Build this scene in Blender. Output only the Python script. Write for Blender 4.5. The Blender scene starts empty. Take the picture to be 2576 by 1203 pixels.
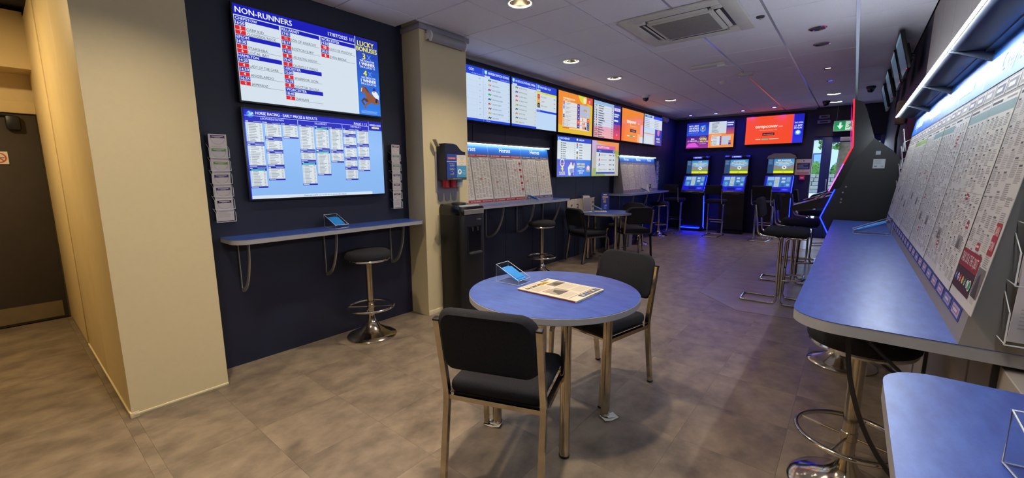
import bpy, bmesh, math, random
from mathutils import Vector, Matrix
random.seed(11)
S = bpy.context.scene
C = S.collection
PI = math.pi
R = math.radians

# ------------------------------------------------------------------ camera, world, exposure
YAW, PITCH, ROLL = -0.681, 0.1554, 0.0036
EYE = 1.4
_f = Vector((math.sin(YAW)*math.cos(PITCH), math.cos(YAW)*math.cos(PITCH), -math.sin(PITCH)))
_r = Vector((math.cos(YAW), -math.sin(YAW), 0))
_d = _f.cross(_r)
_r2 = math.cos(ROLL)*_r + math.sin(ROLL)*_d
_d2 = -math.sin(ROLL)*_r + math.cos(ROLL)*_d
cd = bpy.data.cameras.new('camera')
cd.sensor_width = 36.0
cd.sensor_fit = 'HORIZONTAL'
cd.lens = 36.0*1053.0/2576.0
cd.clip_start = 0.02
cam = bpy.data.objects.new('camera', cd)
C.objects.link(cam)
_u, _b = -_d2, -_f
cam.matrix_world = Matrix(((_r2.x, _u.x, _b.x, 0), (_r2.y, _u.y, _b.y, 0), (_r2.z, _u.z, _b.z, EYE), (0, 0, 0, 1)))
S.camera = cam

W = bpy.data.worlds.new('world')
S.world = W
W.use_nodes = True
nt = W.node_tree
nt.nodes.clear()
wo = nt.nodes.new('ShaderNodeOutputWorld')
wb = nt.nodes.new('ShaderNodeBackground')
sk = nt.nodes.new('ShaderNodeTexSky')
sk.sky_type = 'HOSEK_WILKIE'
sk.turbidity = 6.0
sk.ground_albedo = 0.4
sk.sun_direction = (0.3, 0.25, 0.9)
nt.links.new(sk.outputs[0], wb.inputs[0])
wb.inputs[1].default_value = 20.0
nt.links.new(wb.outputs[0], wo.inputs[0])
vs = S.view_settings
vs.view_transform = 'Standard'
vs.look = 'None'
vs.gamma = 1.0
vs.use_curve_mapping = False
vs.exposure = 0.0
cy = S.cycles
cy.max_bounces = 7
cy.diffuse_bounces = 4
cy.glossy_bounces = 3
cy.transmission_bounces = 3
cy.transparent_max_bounces = 12
cy.caustics_reflective = False
cy.caustics_refractive = False
cy.sample_clamp_indirect = 6.0
cy.adaptive_threshold = 0.03

LAMP = 1100.0       # emission of a ceiling downlight's lamp
LAMP_COL = (1.0, 0.83, 0.62)
LOBBY_COL = (1.0, 0.74, 0.38)

# ------------------------------------------------------------------ materials
def lin(c):
    return c/12.92 if c <= 0.04045 else ((c+0.055)/1.055)**2.4
def hx(h):
    h = h.lstrip('#')
    h = h if len(h) == 6 else ''.join(c*2 for c in h)
    return tuple(lin(int(h[i:i+2], 16)/255.0) for i in (0, 2, 4)) + (1.0,)
MATS = {}
def mat(name, col='#808080', rough=0.5, metal=0.0, spec=0.5, emit=None, estr=0.0, var=0.0, scale=8.0, stretch=(1, 1, 1),
        bump=0.0, bscale=60.0, coat=0.0, col2=None, rnd=0.0, attr=None, coords='Object', detail=4.0):
    m = bpy.data.materials.new(name)
    m.use_nodes = True
    n = m.node_tree
    b = n.nodes['Principled BSDF']
    c = hx(col) if isinstance(col, str) else tuple(col) + (1.0,)
    b.inputs['Base Color'].default_value = c
    b.inputs['Roughness'].default_value = rough
    b.inputs['Metallic'].default_value = metal
    b.inputs['Specular IOR Level'].default_value = spec
    b.inputs['Coat Weight'].default_value = coat
    b.inputs['Coat Roughness'].default_value = 0.28
    tc = n.nodes.new('ShaderNodeTexCoord')
    mp = n.nodes.new('ShaderNodeMapping')
    mp.inputs['Scale'].default_value = stretch
    n.links.new(tc.outputs[coords], mp.inputs[0])
    src = mp.outputs[0]
    if rnd:
        oi = n.nodes.new('ShaderNodeObjectInfo')
        ad = n.nodes.new('ShaderNodeVectorMath'); ad.operation = 'MULTIPLY_ADD'
        n.links.new(oi.outputs['Random'], ad.inputs[0])
        ad.inputs[1].default_value = (37.0, 17.0, 5.0)
        n.links.new(src, ad.inputs[2])
        src = ad.outputs[0]
    if var or col2:
        nz = n.nodes.new('ShaderNodeTexNoise')
        nz.inputs['Scale'].default_value = scale
        nz.inputs['Detail'].default_value = detail
        nz.inputs['Roughness'].default_value = 0.62
        n.links.new(src, nz.inputs['Vector'])
        mr = n.nodes.new('ShaderNodeValToRGB')
        mr.color_ramp.elements[0].position = 0.3
        mr.color_ramp.elements[1].position = 0.7
        if col2:
            mr.color_ramp.elements[0].color = c
            mr.color_ramp.elements[1].color = hx(col2)
        else:
            mr.color_ramp.elements[0].color = tuple(x*(1-var) for x in c[:3]) + (1,)
            mr.color_ramp.elements[1].color = tuple(min(1, x*(1+var)) for x in c[:3]) + (1,)
        n.links.new(nz.outputs['Fac'], mr.inputs[0])
        out = mr.outputs[0]
        if rnd:
            hv = n.nodes.new('ShaderNodeHueSaturation')
            ma = n.nodes.new('ShaderNodeMapRange')
            ma.inputs[3].default_value = 1-rnd
            ma.inputs[4].default_value = 1+rnd
            n.links.new(oi.outputs['Random'], ma.inputs[0])
            n.links.new(ma.outputs[0], hv.inputs['Value'])
            n.links.new(out, hv.inputs['Color'])
            out = hv.outputs[0]
        n.links.new(out, b.inputs['Base Color'])
    if bump:
        bz = n.nodes.new('ShaderNodeTexNoise')
        bz.inputs['Scale'].default_value = bscale
        bz.inputs['Detail'].default_value = 3.0
        n.links.new(src, bz.inputs['Vector'])
        bp = n.nodes.new('ShaderNodeBump')
        bp.inputs['Strength'].default_value = bump
        bp.inputs['Distance'].default_value = 0.01
        n.links.new(bz.outputs['Fac'], bp.inputs['Height'])
        n.links.new(bp.outputs[0], b.inputs['Normal'])
    if emit:
        b.inputs['Emission Color'].default_value = hx(emit) if isinstance(emit, str) else tuple(emit) + (1.0,)
        b.inputs['Emission Strength'].default_value = estr
    if attr:
        at = n.nodes.new('ShaderNodeVertexColor')
        at.layer_name = 'Col'
        if attr == 'emit':
            b.inputs['Base Color'].default_value = (0.01, 0.01, 0.012, 1)
            n.links.new(at.outputs[0], b.inputs['Emission Color'])
            b.inputs['Emission Strength'].default_value = estr
        else:
            n.links.new(at.outputs[0], b.inputs['Base Color'])
            if estr:
                n.links.new(at.outputs[0], b.inputs['Emission Color'])
                b.inputs['Emission Strength'].default_value = estr
    MATS[name] = m
    return m

def acrylic(name, tint=(0.985, 0.99, 0.995), f=0.025, rough=0.05):
    m = bpy.data.materials.new(name)
    m.use_nodes = True
    n = m.node_tree
    n.nodes.clear()
    o = n.nodes.new('ShaderNodeOutputMaterial')
    t = n.nodes.new('ShaderNodeBsdfTransparent')
    t.inputs[0].default_value = tint + (1,)
    g = n.nodes.new('ShaderNodeBsdfGlossy')
    g.inputs['Roughness'].default_value = rough
    fr = n.nodes.new('ShaderNodeLayerWeight')
    pw = n.nodes.new('ShaderNodeMath'); pw.operation = 'POWER'
    pw.inputs[1].default_value = 4.0
    n.links.new(fr.outputs['Facing'], pw.inputs[0])
    ad = n.nodes.new('ShaderNodeMath'); ad.operation = 'MULTIPLY_ADD'
    ad.inputs[1].default_value = 0.45
    ad.inputs[2].default_value = f
    n.links.new(pw.outputs[0], ad.inputs[0])
    mx = n.nodes.new('ShaderNodeMixShader')
    n.links.new(ad.outputs[0], mx.inputs[0])
    n.links.new(t.outputs[0], mx.inputs[1])
    n.links.new(g.outputs[0], mx.inputs[2])
    n.links.new(mx.outputs[0], o.inputs[0])
    MATS[name] = m
    return m

M_floor = mat('vinyl_floor', '#5c5146', 0.40, var=0.0, col2='#8e7f6d', scale=5.5, stretch=(1.3, 1.0, 1), rnd=0.022, bump=0.05, bscale=40, detail=8)
M_inlay = mat('pale_vinyl_inlay', '#6f675f', 0.34, col2='#8a8178', scale=4.0, stretch=(1, 1.8, 1), bump=0.04, bscale=40, detail=8)
M_grout = mat('floor_seam', '#4a423b', 0.7, var=0.1)
M_navy = mat('navy_wall_panel', '#13182f', 0.5, var=0.12, scale=3, bump=0.03, bscale=200)
M_back = mat('dark_navy_wall', '#17172f', 0.55, var=0.12, scale=3, bump=0.03, bscale=200)
M_seam = mat('dark_panel_gap', '#0b0c14', 0.8, var=0.1)
M_cream = mat('cream_wall_board', '#d0c29c', 0.6, var=0.015, scale=30, bump=0.015, bscale=220)
M_lobby = mat('warm_cream_paint', '#d6c193', 0.55, var=0.04, scale=5, bump=0.04, bscale=120)
M_trim = mat('cream_trim', '#ddd0ae', 0.5, var=0.03)
M_grey_trim = mat('grey_trim', '#8d8892', 0.55, var=0.04)
M_ceil = mat('ceiling_tile', '#e2dfe9', 0.85, var=0.05, scale=90, bump=0.12, bscale=240, rnd=0.02)  # faint lilac in the colour stands in for violet light on white tiles
M_tbar = mat('ceiling_bar', '#d2d2da', 0.22, metal=0.5, var=0.03)
M_slab = mat('ceiling_void', '#4a4950', 0.9, var=0.1)
M_rpanel = mat('grey_cream_panel', '#a29c98', 0.55, var=0.04, scale=4, bump=0.03, bscale=160)
M_chrome = mat('chrome', '#d9d4cc', 0.12, metal=1.0, var=0.05, scale=14, bump=0.01, bscale=30)
M_nickel = mat('brushed_nickel', '#c9bda8', 0.13, metal=1.0, var=0.12, scale=18, bump=0.02, bscale=90)
M_steel = mat('dull_steel', '#9a9894', 0.35, metal=1.0, var=0.08, scale=20)
M_canopy = mat('dark_canopy_metal', '#565c66', 0.3, metal=0.8, var=0.05, scale=12)
M_alu = mat('aluminium_strip', '#b4b0aa', 0.38, metal=0.6, var=0.06, scale=20)
M_brk = mat('dark_steel_tube', '#3c3a3a', 0.4, metal=0.6, var=0.06)
M_edge = mat('grey_edge_band', '#a5a5aa', 0.4, metal=0.2, var=0.05, scale=20)
M_lam = mat('blue_laminate', '#18358f', 0.38, spec=0.5, coat=0.5, col2='#3c5db4', scale=11, stretch=(1, 2.8, 1), bump=0.05, bscale=160, detail=9)
M_fab = mat('black_fabric', '#1c1c21', 0.95, spec=0.25, col2='#2c2c32', scale=260, bump=0.35, bscale=420, detail=2)
M_black = mat('black_plastic', '#0f0f12', 0.42, var=0.1, scale=20)
M_gloss = mat('glossy_black', '#0a0b10', 0.2, var=0.1, coat=0.3)
M_dark = mat('dark_grey_plastic', '#2a2b30', 0.5, var=0.08)
M_white = mat('white_plastic', '#d9d8d6', 0.45, var=0.03)
M_acunit = mat('aged_white_plastic', '#c9c5bd', 0.5, var=0.05, scale=6)
M_grille = mat('grille_mesh', '#8c8782', 0.7, col2='#6d6862', scale=140)
M_acr = acrylic('clear_acrylic')
M_acr_edge = mat('acrylic_edge', '#dfe6ea', 0.3, var=0.05, emit='#c9d3da', estr=0.0)
M_glass = acrylic('door_glass', (0.96, 0.98, 0.98), 0.02, 0.02)
M_screen = mat('lit_screen', rough=0.22, attr='emit', estr=1.05)
M_screen.cycles.emission_sampling = 'FRONT'
M_print = mat('printed_paper', rough=0.75, attr='base')
M_back_lit = mat('backlit_print', rough=0.45, attr='base', estr=0.06)
M_paper = mat('paper_stock', '#d8d4cc', 0.8, var=0.04, scale=30)
M_strip = mat('white_light_tube', '#ffffff', 0.4, emit=(0.86, 0.94, 1.0), estr=18.0)
M_strip_r = mat('white_light_tube_counter', '#ffffff', 0.4, emit=(0.82, 0.92, 1.0), estr=150.0)
M_lamp = mat('lamp_disc', '#ffffff', 0.4, emit=LAMP_COL, estr=LAMP)
M_lobby_lamp = mat('lobby_lamp_disc', '#ffffff', 0.4, emit=LOBBY_COL, estr=480.0)
M_lamp_far = mat('lamp_disc_dim', '#ffffff', 0.4, emit=LAMP_COL, estr=LAMP*0.42)
M_ring = mat('lamp_ring', '#ffffff', 0.4, emit=(1.0, 0.93, 0.74), estr=4.0)
M_reflector = mat('lamp_reflector', '#6a655a', 0.14, metal=1.0, var=0.03)
M_bluelamp = mat('blue_lamp', '#2030ff', 0.4, emit=(0.03, 0.03, 1.0), estr=750.0)
M_blueled = mat('blue_led_strip', '#1020ff', 0.4, emit=(0.002, 0.008, 1.0), estr=26.0)
M_redled = mat('red_led_strip', '#ff1020', 0.4, emit=(1.0, 0.006, 0.015), estr=3.2)
M_pinkled = mat('pink_led_strip', '#ff20c0', 0.4, emit=(0.8, 0.10, 0.75), estr=2.5)
M_purpled = mat('purple_led_strip', '#a020ff', 0.4, emit=(0.42, 0.06, 0.95), estr=3.0)
M_fruitblue = mat('machine_blue_led', '#1020ff', 0.4, emit=(0.004, 0.01, 1.0), estr=14.0)
M_slip = mat('blue_slip_paper', '#1c86d8', 0.6, var=0.08, scale=30)
M_doorblue = mat('navy_door_frame', '#1b2a66', 0.45, var=0.08)
M_brown = mat('dark_brown_door', '#3a332e', 0.6, var=0.1, scale=6, bump=0.05, bscale=90)
M_brass = mat('brass_kick_plate', '#a08f68', 0.32, metal=0.9, var=0.1, scale=8)
M_red = mat('red_plastic', '#b3161e', 0.45, var=0.05)
M_grey_board = mat('grey_board', '#8d8782', 0.6, var=0.04)
M_stone = mat('stone', '#8d8a80', 0.9, var=0.2, scale=9, rnd=0.15, bump=0.4, bscale=20)
M_bark = mat('tree_bark', '#5a4a38', 0.9, var=0.3, scale=9, bump=0.6, bscale=25)
M_leaf = mat('leaf_green', '#4f7a2c', 0.8, var=0.35, scale=9, rnd=0.1)
M_render = mat('house_render', '#c3cad2', 0.8, var=0.05)
M_pave = mat('pavement', '#a9a7a3', 0.85, var=0.12, scale=4)
M_entr = mat('entrance_tile', '#8f8f92', 0.3, var=0.12, scale=5)

# ------------------------------------------------------------------ mesh helpers
class MB:
    def __init__(s):
        s.bm = bmesh.new()
    def box(s, c, d, bev=0.0, seg=2, rot=None):
        m = Matrix.Translation(c)
        if rot is not None:
            m = m @ rot
        m = m @ Matrix.Diagonal((d[0], d[1], d[2], 1))
        r = bmesh.ops.create_cube(s.bm, size=1.0, matrix=m)
        if bev > 0:
            ed = list({e for v in r['verts'] for e in v.link_edges})
            bmesh.ops.bevel(s.bm, geom=ed, offset=min(bev, 0.49*min(d)), segments=seg, affect='EDGES', profile=0.5, clamp_overlap=True)
        return s
    def span(s, a, b, bev=0.0, seg=2):
        c = [(a[i]+b[i])/2 for i in range(3)]
        d = [abs(b[i]-a[i]) for i in range(3)]
        return s.box(c, d, bev, seg)
    def ring_skin(s, rings, closed=False, caps=True, loop=True):
        vr = [[s.bm.verts.new(p) for p in r] for r in rings]
        n = len(vr[0])
        k = len(vr)
        for i in range(k if closed else k-1):
            a, b = vr[i], vr[(i+1) % k]
            for j in range(n if loop else n-1):
                s.bm.faces.new((a[j], a[(j+1) % n], b[(j+1) % n], b[j]))
        if caps and not closed:
            s.bm.faces.new(list(reversed(vr[0])))
            s.bm.faces.new(vr[-1])
        return s
    def tube(s, pts, r, seg=10, closed=False, square=None):
        pts = [Vector(p) for p in pts]
        k = len(pts)
        rings = []
        up = None
        for i in range(k):
            if closed:
                t = (pts[(i+1) % k]-pts[i-1]).normalized()
            else:
                t = (pts[min(i+1, k-1)]-pts[max(i-1, 0)]).normalized()
            if up is None:
                up = Vector((0, 0, 1)) if abs(t.z) < 0.9 else Vector((1, 0, 0))
            up = (up - t*up.dot(t))
            if up.length < 1e-6:
                up = t.orthogonal()
            up.normalize()
            sd = t.cross(up)
            if square:
                a, b = square[0]/2, square[1]/2
                rings.append([pts[i]+sd*x+up*y for x, y in ((-a, -b), (a, -b), (a, b), (-a, b))])
            else:
                rr = r[i] if isinstance(r, (list, tuple)) else r
                rings.append([pts[i]+sd*rr*math.cos(2*PI*j/seg)+up*rr*math.sin(2*PI*j/seg) for j in range(seg)])
        return s.ring_skin(rings, closed)
    def lathe(s, prof, c=(0, 0, 0), seg=32, caps=True):
        rings = [[(c[0]+r*math.cos(2*PI*j/seg), c[1]+r*math.sin(2*PI*j/seg), c[2]+z) for j in range(seg)] for r, z in prof]
        return s.ring_skin(rings, False, caps)
    def torus(s, c, R0, r, seg=40, sseg=10):
        return s.tube([(c[0]+R0*math.cos(2*PI*i/seg), c[1]+R0*math.sin(2*PI*i/seg), c[2]) for i in range(seg)], r, sseg, True)
    def prism(s, poly, a, b, axis='x'):
        # poly: list of 2D points; axis x -> (y,z), y -> (x,z), z -> (x,y)
        def p3(p, t):
            return {'x': (t, p[0], p[1]), 'y': (p[0], t, p[1]), 'z': (p[0], p[1], t)}[axis]
        A = [s.bm.verts.new(p3(p, a)) for p in poly]
        B = [s.bm.verts.new(p3(p, b)) for p in poly]
        n = len(poly)
        s.bm.faces.new(A)
        s.bm.faces.new(list(reversed(B)))
        for i in range(n):
            s.bm.faces.new((A[i], B[i], B[(i+1) % n], A[(i+1) % n]))
        return s
    def mesh(s, name, smooth=True, ang=38):
        bmesh.ops.recalc_face_normals(s.bm, faces=s.bm.faces)
        me = bpy.data.meshes.new(name)
        s.bm.to_mesh(me)
        s.bm.free()
        if smooth:
            me.shade_smooth()
            me.set_sharp_from_angle(angle=R(ang))
        return me
    def build(s, name, m, parent=None, loc=None, rot=None, smooth=True):
        return link(name, s.mesh(name, smooth), m, parent, loc, rot)

def link(name, me, m, parent=None, loc=None, rot=None):
    if m is not None and not me.materials:
        me.materials.append(m)
    o = bpy.data.objects.new(name, me)
    C.objects.link(o)
    if parent is not None:
        o.parent = parent
    if loc is not None:
        o.location = loc
    if rot is not None:
        o.rotation_euler = rot
    return o

def fillet(pts, rad, n=5):
    out = [Vector(pts[0])]
    for i in range(1, len(pts)-1):
        a, p, b = Vector(pts[i-1]), Vector(pts[i]), Vector(pts[i+1])
        d0, d1 = (a-p), (b-p)
        rr = min(rad, d0.length*0.48, d1.length*0.48)
        q0, q1 = p+d0.normalized()*rr, p+d1.normalized()*rr
        for k in range(n+1):
            t = k/n
            out.append(q0*(1-t)**2 + p*2*t*(1-t) + q1*t*t)
    out.append(Vector(pts[-1]))
    return out

def rrect(x0, y0, x1, y1, rads, n=8):
    # rounded rectangle, rads for corners (x0y0, x1y0, x1y1, x0y1)
    out = []
    for (cx, cy, sx, sy, a0), r in zip(((x0, y0, 1, 1, PI), (x1, y0, -1, 1, 1.5*PI), (x1, y1, -1, -1, 0), (x0, y1, 1, -1, 0.5*PI)), rads):
        if r <= 0:
            out.append((cx, cy))
            continue
        ox, oy = cx+sx*r, cy+sy*r
        for k in range(n+1):
            a = a0 + 0.5*PI*k/n
            out.append((ox+r*math.cos(a), oy+r*math.sin(a)))
    return out

def thing(name, label, cat, loc=(0, 0, 0), rz=0.0, group=None, rx=0.0):
    o = bpy.data.objects.new(name, None)
    o.empty_display_size = 0.1
    C.objects.link(o)
    o.location = loc
    o.rotation_euler = (rx, 0, rz)
    o['label'] = label
    o['category'] = cat
    if group:
        o['group'] = group
    return o
def tag(o, label, cat, group=None):
    o['label'] = label
    o['category'] = cat
    if group:
        o['group'] = group
    return o
def struct(o, label=None):
    o['kind'] = 'structure'
    if label:
        o['label'] = label
    return o
def copy_tree(o, parent=None):
    c = o.copy()
    C.objects.link(c)
    c.parent = parent
    for ch in [x for x in o.children]:
        copy_tree(ch, c)
    return c

# ------------------------------------------------------------------ flat print (screens, posters, newsprint)
_TX = {}
def textmesh(s, bold):
    k = s
    if k in _TX:
        return _TX[k]
    cu = bpy.data.curves.new('t', 'FONT')
    cu.body = s
    cu.size = 1.0
    cu.resolution_u = 2
    ob = bpy.data.objects.new('t', cu)
    me = ob.to_mesh()
    v = [(p.co.x, p.co.y) for p in me.vertices]
    f = [tuple(p.vertices) for p in me.polygons]
    ob.to_mesh_clear()
    bpy.data.objects.remove(ob)
    bpy.data.curves.remove(cu)
    if not v:
        _TX[k] = ([], [], 0.1)
        return _TX[k]
    x0 = min(p[0] for p in v)
    x1 = max(p[0] for p in v)
    cap = 0.69
    _TX[k] = ([((p[0]-x0)/cap, p[1]/cap) for p in v], f, (x1-x0)/cap)
    return _TX[k]

class Print:
    """flat print of w x h metres; u to the right 0..1, v downwards 0..1; faces local -y"""
    def __init__(s, w, h, bg='#ffffff', layer=0.0004, thick=0.0, centre=True):
        s.w, s.h, s.L, s.v, s.f, s.c = w, h, layer, [], [], []
        s.ox = -w/2 if centre else 0
        if thick:
            # solid sheet behind the print
            x0, x1 = s.ox, s.ox+w
            b = len(s.v)
            s.v += [(x0, 0, 0), (x1, 0, 0), (x1, 0, h), (x0, 0, h), (x0, thick, 0), (x1, thick, 0), (x1, thick, h), (x0, thick, h)]
            for q in ((4, 7, 6, 5), (0, 4, 5, 1), (1, 5, 6, 2), (2, 6, 7, 3), (3, 7, 4, 0)):
                s.f.append(tuple(b+i for i in q))
                s.c.append(hx(bg))
        s.rect(0, 0, 1, 1, bg, 0)
    def _p(s, u, v, l):
        return (s.ox+u*s.w, -l*s.L, (1-v)*s.h)
    def rect(s, u0, v0, u1, v1, col, l=1):
        s.poly([(u0, v1), (u1, v1), (u1, v0), (u0, v0)], col, l)
        return s
    def poly(s, pts, col, l=1):
        b = len(s.v)
        s.v += [s._p(u, v, l) for u, v in pts]
        a = sum(pts[i][0]*pts[(i+1) % len(pts)][1]-pts[(i+1) % len(pts)][0]*pts[i][1] for i in range(len(pts)))
        idx = list(range(b, b+len(pts)))
        if a > 0:
            idx.reverse()
        s.f.append(tuple(idx))
        s.c.append(hx(col))
        return s
    def grad(s, u0, v0, u1, v1, ca, cb, n=8, l=1, vert=True):
        a, b = hx(ca), hx(cb)
        for i in range(n):
            t = (i+0.5)/n
            c = tuple(a[k]*(1-t)+b[k]*t for k in range(4))
            if vert:
                s.rect(u0, v0+(v1-v0)*i/n, u1, v0+(v1-v0)*(i+1)/n, '#000000', l)
            else:
                s.rect(u0+(u1-u0)*i/n, v0, u0+(u1-u0)*(i+1)/n, v1, '#000000', l)
            s.c[-1] = c
        return s
    def disc(s, u, v, r, col, l=1, n=20, sq=1.0):
        k = s.w/s.h
        s.poly([(u+r*math.cos(2*PI*i/n), v+r*k*sq*math.sin(2*PI*i/n)) for i in range(n)], col, l)
        return s
    def ring(s, u, v, r, t, col, l=1, n=24, a0=0, a1=2*PI):
        k = s.w/s.h
        for i in range(n):
            p, q = a0+(a1-a0)*i/n, a0+(a1-a0)*(i+1)/n
            s.poly([(u+r*math.cos(p), v+r*k*math.sin(p)), (u+r*math.cos(q), v+r*k*math.sin(q)),
                    (u+(r-t)*math.cos(q), v+(r-t)*k*math.sin(q)), (u+(r-t)*math.cos(p), v+(r-t)*k*math.sin(p))], col, l)
        return s
    def text(s, t, u, v, hv, col, al='l', maxu=None, bold=0.0, l=4, slant=0.0):
        vv, ff, tw = textmesh(t, bold)
        if not vv:
            return s
        H = hv*s.h
        sx = H
        if maxu and tw*H > maxu*s.w:
            sx = maxu*s.w/tw
        wd = tw*sx
        x0 = s.ox+u*s.w - (wd/2 if al == 'c' else wd if al == 'r' else 0)
        z0 = (1-v)*s.h - H/2
        # heavier strokes: the same letters printed again a hair to each side
        for dx, dz in ([(0, 0)] if bold < 0.01 else [(-bold*1.1, 0), (bold*1.1, bold*0.4)]):
            b = len(s.v)
            s.v += [(x0+p[0]*sx+slant*p[1]*H+dx*sx, -l*s.L, z0+p[1]*H+dz*H) for p in vv]
            s.f += [tuple(b+i for i in f) for f in ff]
            s.c += [hx(col)]*len(ff)
        return s
    def lines(s, u0, v0, u1, v1, n, col, fill=0.45, l=2, ragged=0.5, seed=None):
        rr = random.Random(seed if seed is not None else random.random())
        for i in range(n):
            a = v0+(v1-v0)*i/n
            e = u0+(u1-u0)*(1-ragged*rr.random())
            s.rect(u0, a, e, a+(v1-v0)/n*fill, col, l)
        return s
    def build(s, name, m, parent=None, loc=None, rot=None):
        me = bpy.data.meshes.new(name)
        me.from_pydata(s.v, [], s.f)
        at = me.color_attributes.new('Col', 'FLOAT_COLOR', 'CORNER')
        k = 0
        buf = []
        for p, c in zip(s.f, s.c):
            buf += list(c)*len(p)
        at.data.foreach_set('color', buf)
        me.update()
        return link(name, me, m, parent, loc, rot)

# ------------------------------------------------------------------ the room
XL1, XL2, XR, YB, ZC = -3.415, -3.6, 0.40, 11.05, 2.735
XP = -3.13          # face of the left pier
XM = -3.16          # face of the middle pier
XD = -6.0           # lobby door wall
YF = -1.9           # wall behind the camera

def solid(name, a, b, m, bev=0.0, parent=None):
    o = MB().span(a, b, bev).build(name, m, parent)
    if parent is None:
        struct(o)
    return o

# floor with separate vinyl tiles
fl = struct(MB().span((-6.2, YF-0.1, -0.12), (XR+0.2, YB+0.5, -0.004)).build('floor', M_grout), 'grey brown vinyl tile floor')
TS = 0.4572
tile_cache = {}
def floor_tile(x0, y0, x1, y1):
    g = 0.0004
    w, d = round(x1-x0-2*g, 4), round(y1-y0-2*g, 4)
    if w < 0.02 or d < 0.02:
        return
    if (w, d) not in tile_cache:
        tile_cache[(w, d)] = MB().box((0, 0, -0.002), (w, d, 0.004)).mesh('floor_tile', False)
    link('floor_tile', tile_cache[(w, d)], M_floor, fl, ((x0+x1)/2, (y0+y1)/2, 0))
def tiles_in(xa, ya, xb, yb, ox, oy):
    i0, i1 = math.floor((xa-ox)/TS), math.ceil((xb-ox)/TS)
    j0, j1 = math.floor((ya-oy)/TS), math.ceil((yb-oy)/TS)
    for i in range(i0, i1):
        for j in range(j0, j1):
            a, b = max(xa, ox+i*TS), max(ya, oy+j*TS)
            c, d = min(xb, ox+(i+1)*TS), min(yb, oy+(j+1)*TS)
            if c-a > 0.02 and d-b > 0.02:
                floor_tile(a, b, c, d)
tiles_in(XL2, 0.37, XR, YB, -2.90, 0.315)
tiles_in(XD, -0.6, XR, 0.37, -2.90, 0.315)
inl = MB().prism([(-1.30, 5.14), (-0.81, 4.66), (0.38, 4.80), (0.38, 9.0), (-0.75, 8.95), (-1.33, 8.38)], 0.0003, 0.003, 'z').build('floor_inlay', M_inlay, fl)
inl2 = MB().prism([(-3.55, 9.95), (-0.9, 9.75), (-0.75, 11.0), (-3.55, 11.0)], 0.0003, 0.003, 'z').build('floor_inlay', M_floor, fl)
inl3 = MB().prism([(-0.72, 9.3), (0.38, 9.3), (0.38, 11.04), (-0.72, 11.04)], 0.0006, 0.004, 'z').build('entrance_matting', M_entr, fl)

# walls
solid('wall_left_bay', (XL1-0.15, 0.80, -0.01), (XL1, 2.60, 2.84), M_navy)
wl = struct(MB().span((XL2-0.15, 3.14, -0.01), (XL2-0.012, YB+0.1, 2.84)).build('wall_left', M_seam), 'dark navy panelled wall under the row of screens')
for a, b in ((3.165, 3.70), (3.70, 4.31), (4.31, 4.92), (4.92, 5.53), (5.53, 6.14), (6.14, 6.75), (6.75, 7.36), (7.36, 7.97), (7.97, 8.58), (8.58, 9.19), (9.19, 9.80), (9.80, 10.42), (10.42, 11.04)):
    MB().span((XL2-0.012, a+0.002, 0.0), (XL2, b-0.002, 2.72), 0.0015, 1).build('wall_panel', M_navy, wl)
pier = struct(MB().span((XD-0.1, 0.372, -0.01), (XP, 0.84, 2.84)).build('wall_pier_left', M_cream), 'broad cream boxed pier beside the navy bay')
MB().span((-3.9, 0.352, 0.0), (XP-0.02, 0.3725, 2.74), 0.004).build('wall_panel', M_lobby, pier)
MB().span((-4.78, 0.352, 0.0), (-3.903, 0.3725, 2.74), 0.004).build('wall_panel', M_lobby, pier)
MB().span((-5.95, 0.345, 0.0), (-4.783, 0.3725, 2.74), 0.004).build('wall_panel', M_lobby, pier)
MB().span((XP-0.002, 0.36, 0.012), (XP+0.006, 0.84, 0.026), 0.002).build('trim_strip', M_trim, pier)
MB().span((-5.9, 0.345, 0.012), (XP, 0.354, 0.026), 0.002).build('trim_strip', M_trim, pier)
MB().span((XP-0.03, 0.345, 0.0), (XP+0.004, 0.385, 0.035), 0.002).build('corner_foot', M_trim, pier)
MB().span((XP-0.022, 0.352, 0.0), (XP, 0.3725, 2.74)).build('corner_bead', M_cream, pier)
mid = struct(MB().span((XL2-0.1, 2.585, -0.01), (XM, 3.17, 2.84)).build('wall_pier_middle', M_cream), 'cream pier between the two navy bays')
MB().span((XL2-0.05, 2.57, 2.69), (XM+0.022, 3.20, 2.737), 0.003).build('trim_strip', M_grey_trim, mid)
MB().span((XM-0.002, 2.585, 0.0), (XM+0.006, 3.17, 0.05), 0.002).build('trim_strip', M_trim, mid)
# wall at the far end, with the door opening at its right
solid('wall_back', (XL2-0.2, YB, -0.01), (-0.745, YB+0.15, 2.84), M_back)
solid('wall_back_lintel', (-0.745, YB, 2.14), (XR+0.15, YB+0.15, 2.84), M_back)
wr = struct(MB().span((XR, YF-0.1, -0.01), (XR+0.15, YB+0.15, 2.84)).build('wall_right', M_seam), 'pale panelled wall behind the long blue counter')
yy = 0.3
while yy < 10.9:
    MB().span((XR-0.012, yy+0.002, 1.0), (XR, yy+0.598, 2.72), 0.0015, 1).build('wall_panel', M_rpanel if yy < 4.9 else M_navy, wr)
    yy += 0.6
for a, b in ((1.2, 1.9), (1.93, 2.62), (2.65, 3.0), (3.06, 3.55), (3.57, 4.1), (4.12, 4.9)):
    MB().span((XR-0.058, a, 0.0), (XR-0.001, b, 0.90), 0.002, 1).build('wall_panel', M_rpanel, wr)
solid('wall_rear', (-6.2, YF-0.15, -0.01), (XR+0.15, YF, 2.84), M_cream)
dw = struct(MB().span((XD-0.15, YF-0.15, -0.01), (XD, 0.84, 2.84)).build('wall_lobby', M_lobby), 'cream lobby wall around the dark door')

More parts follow.
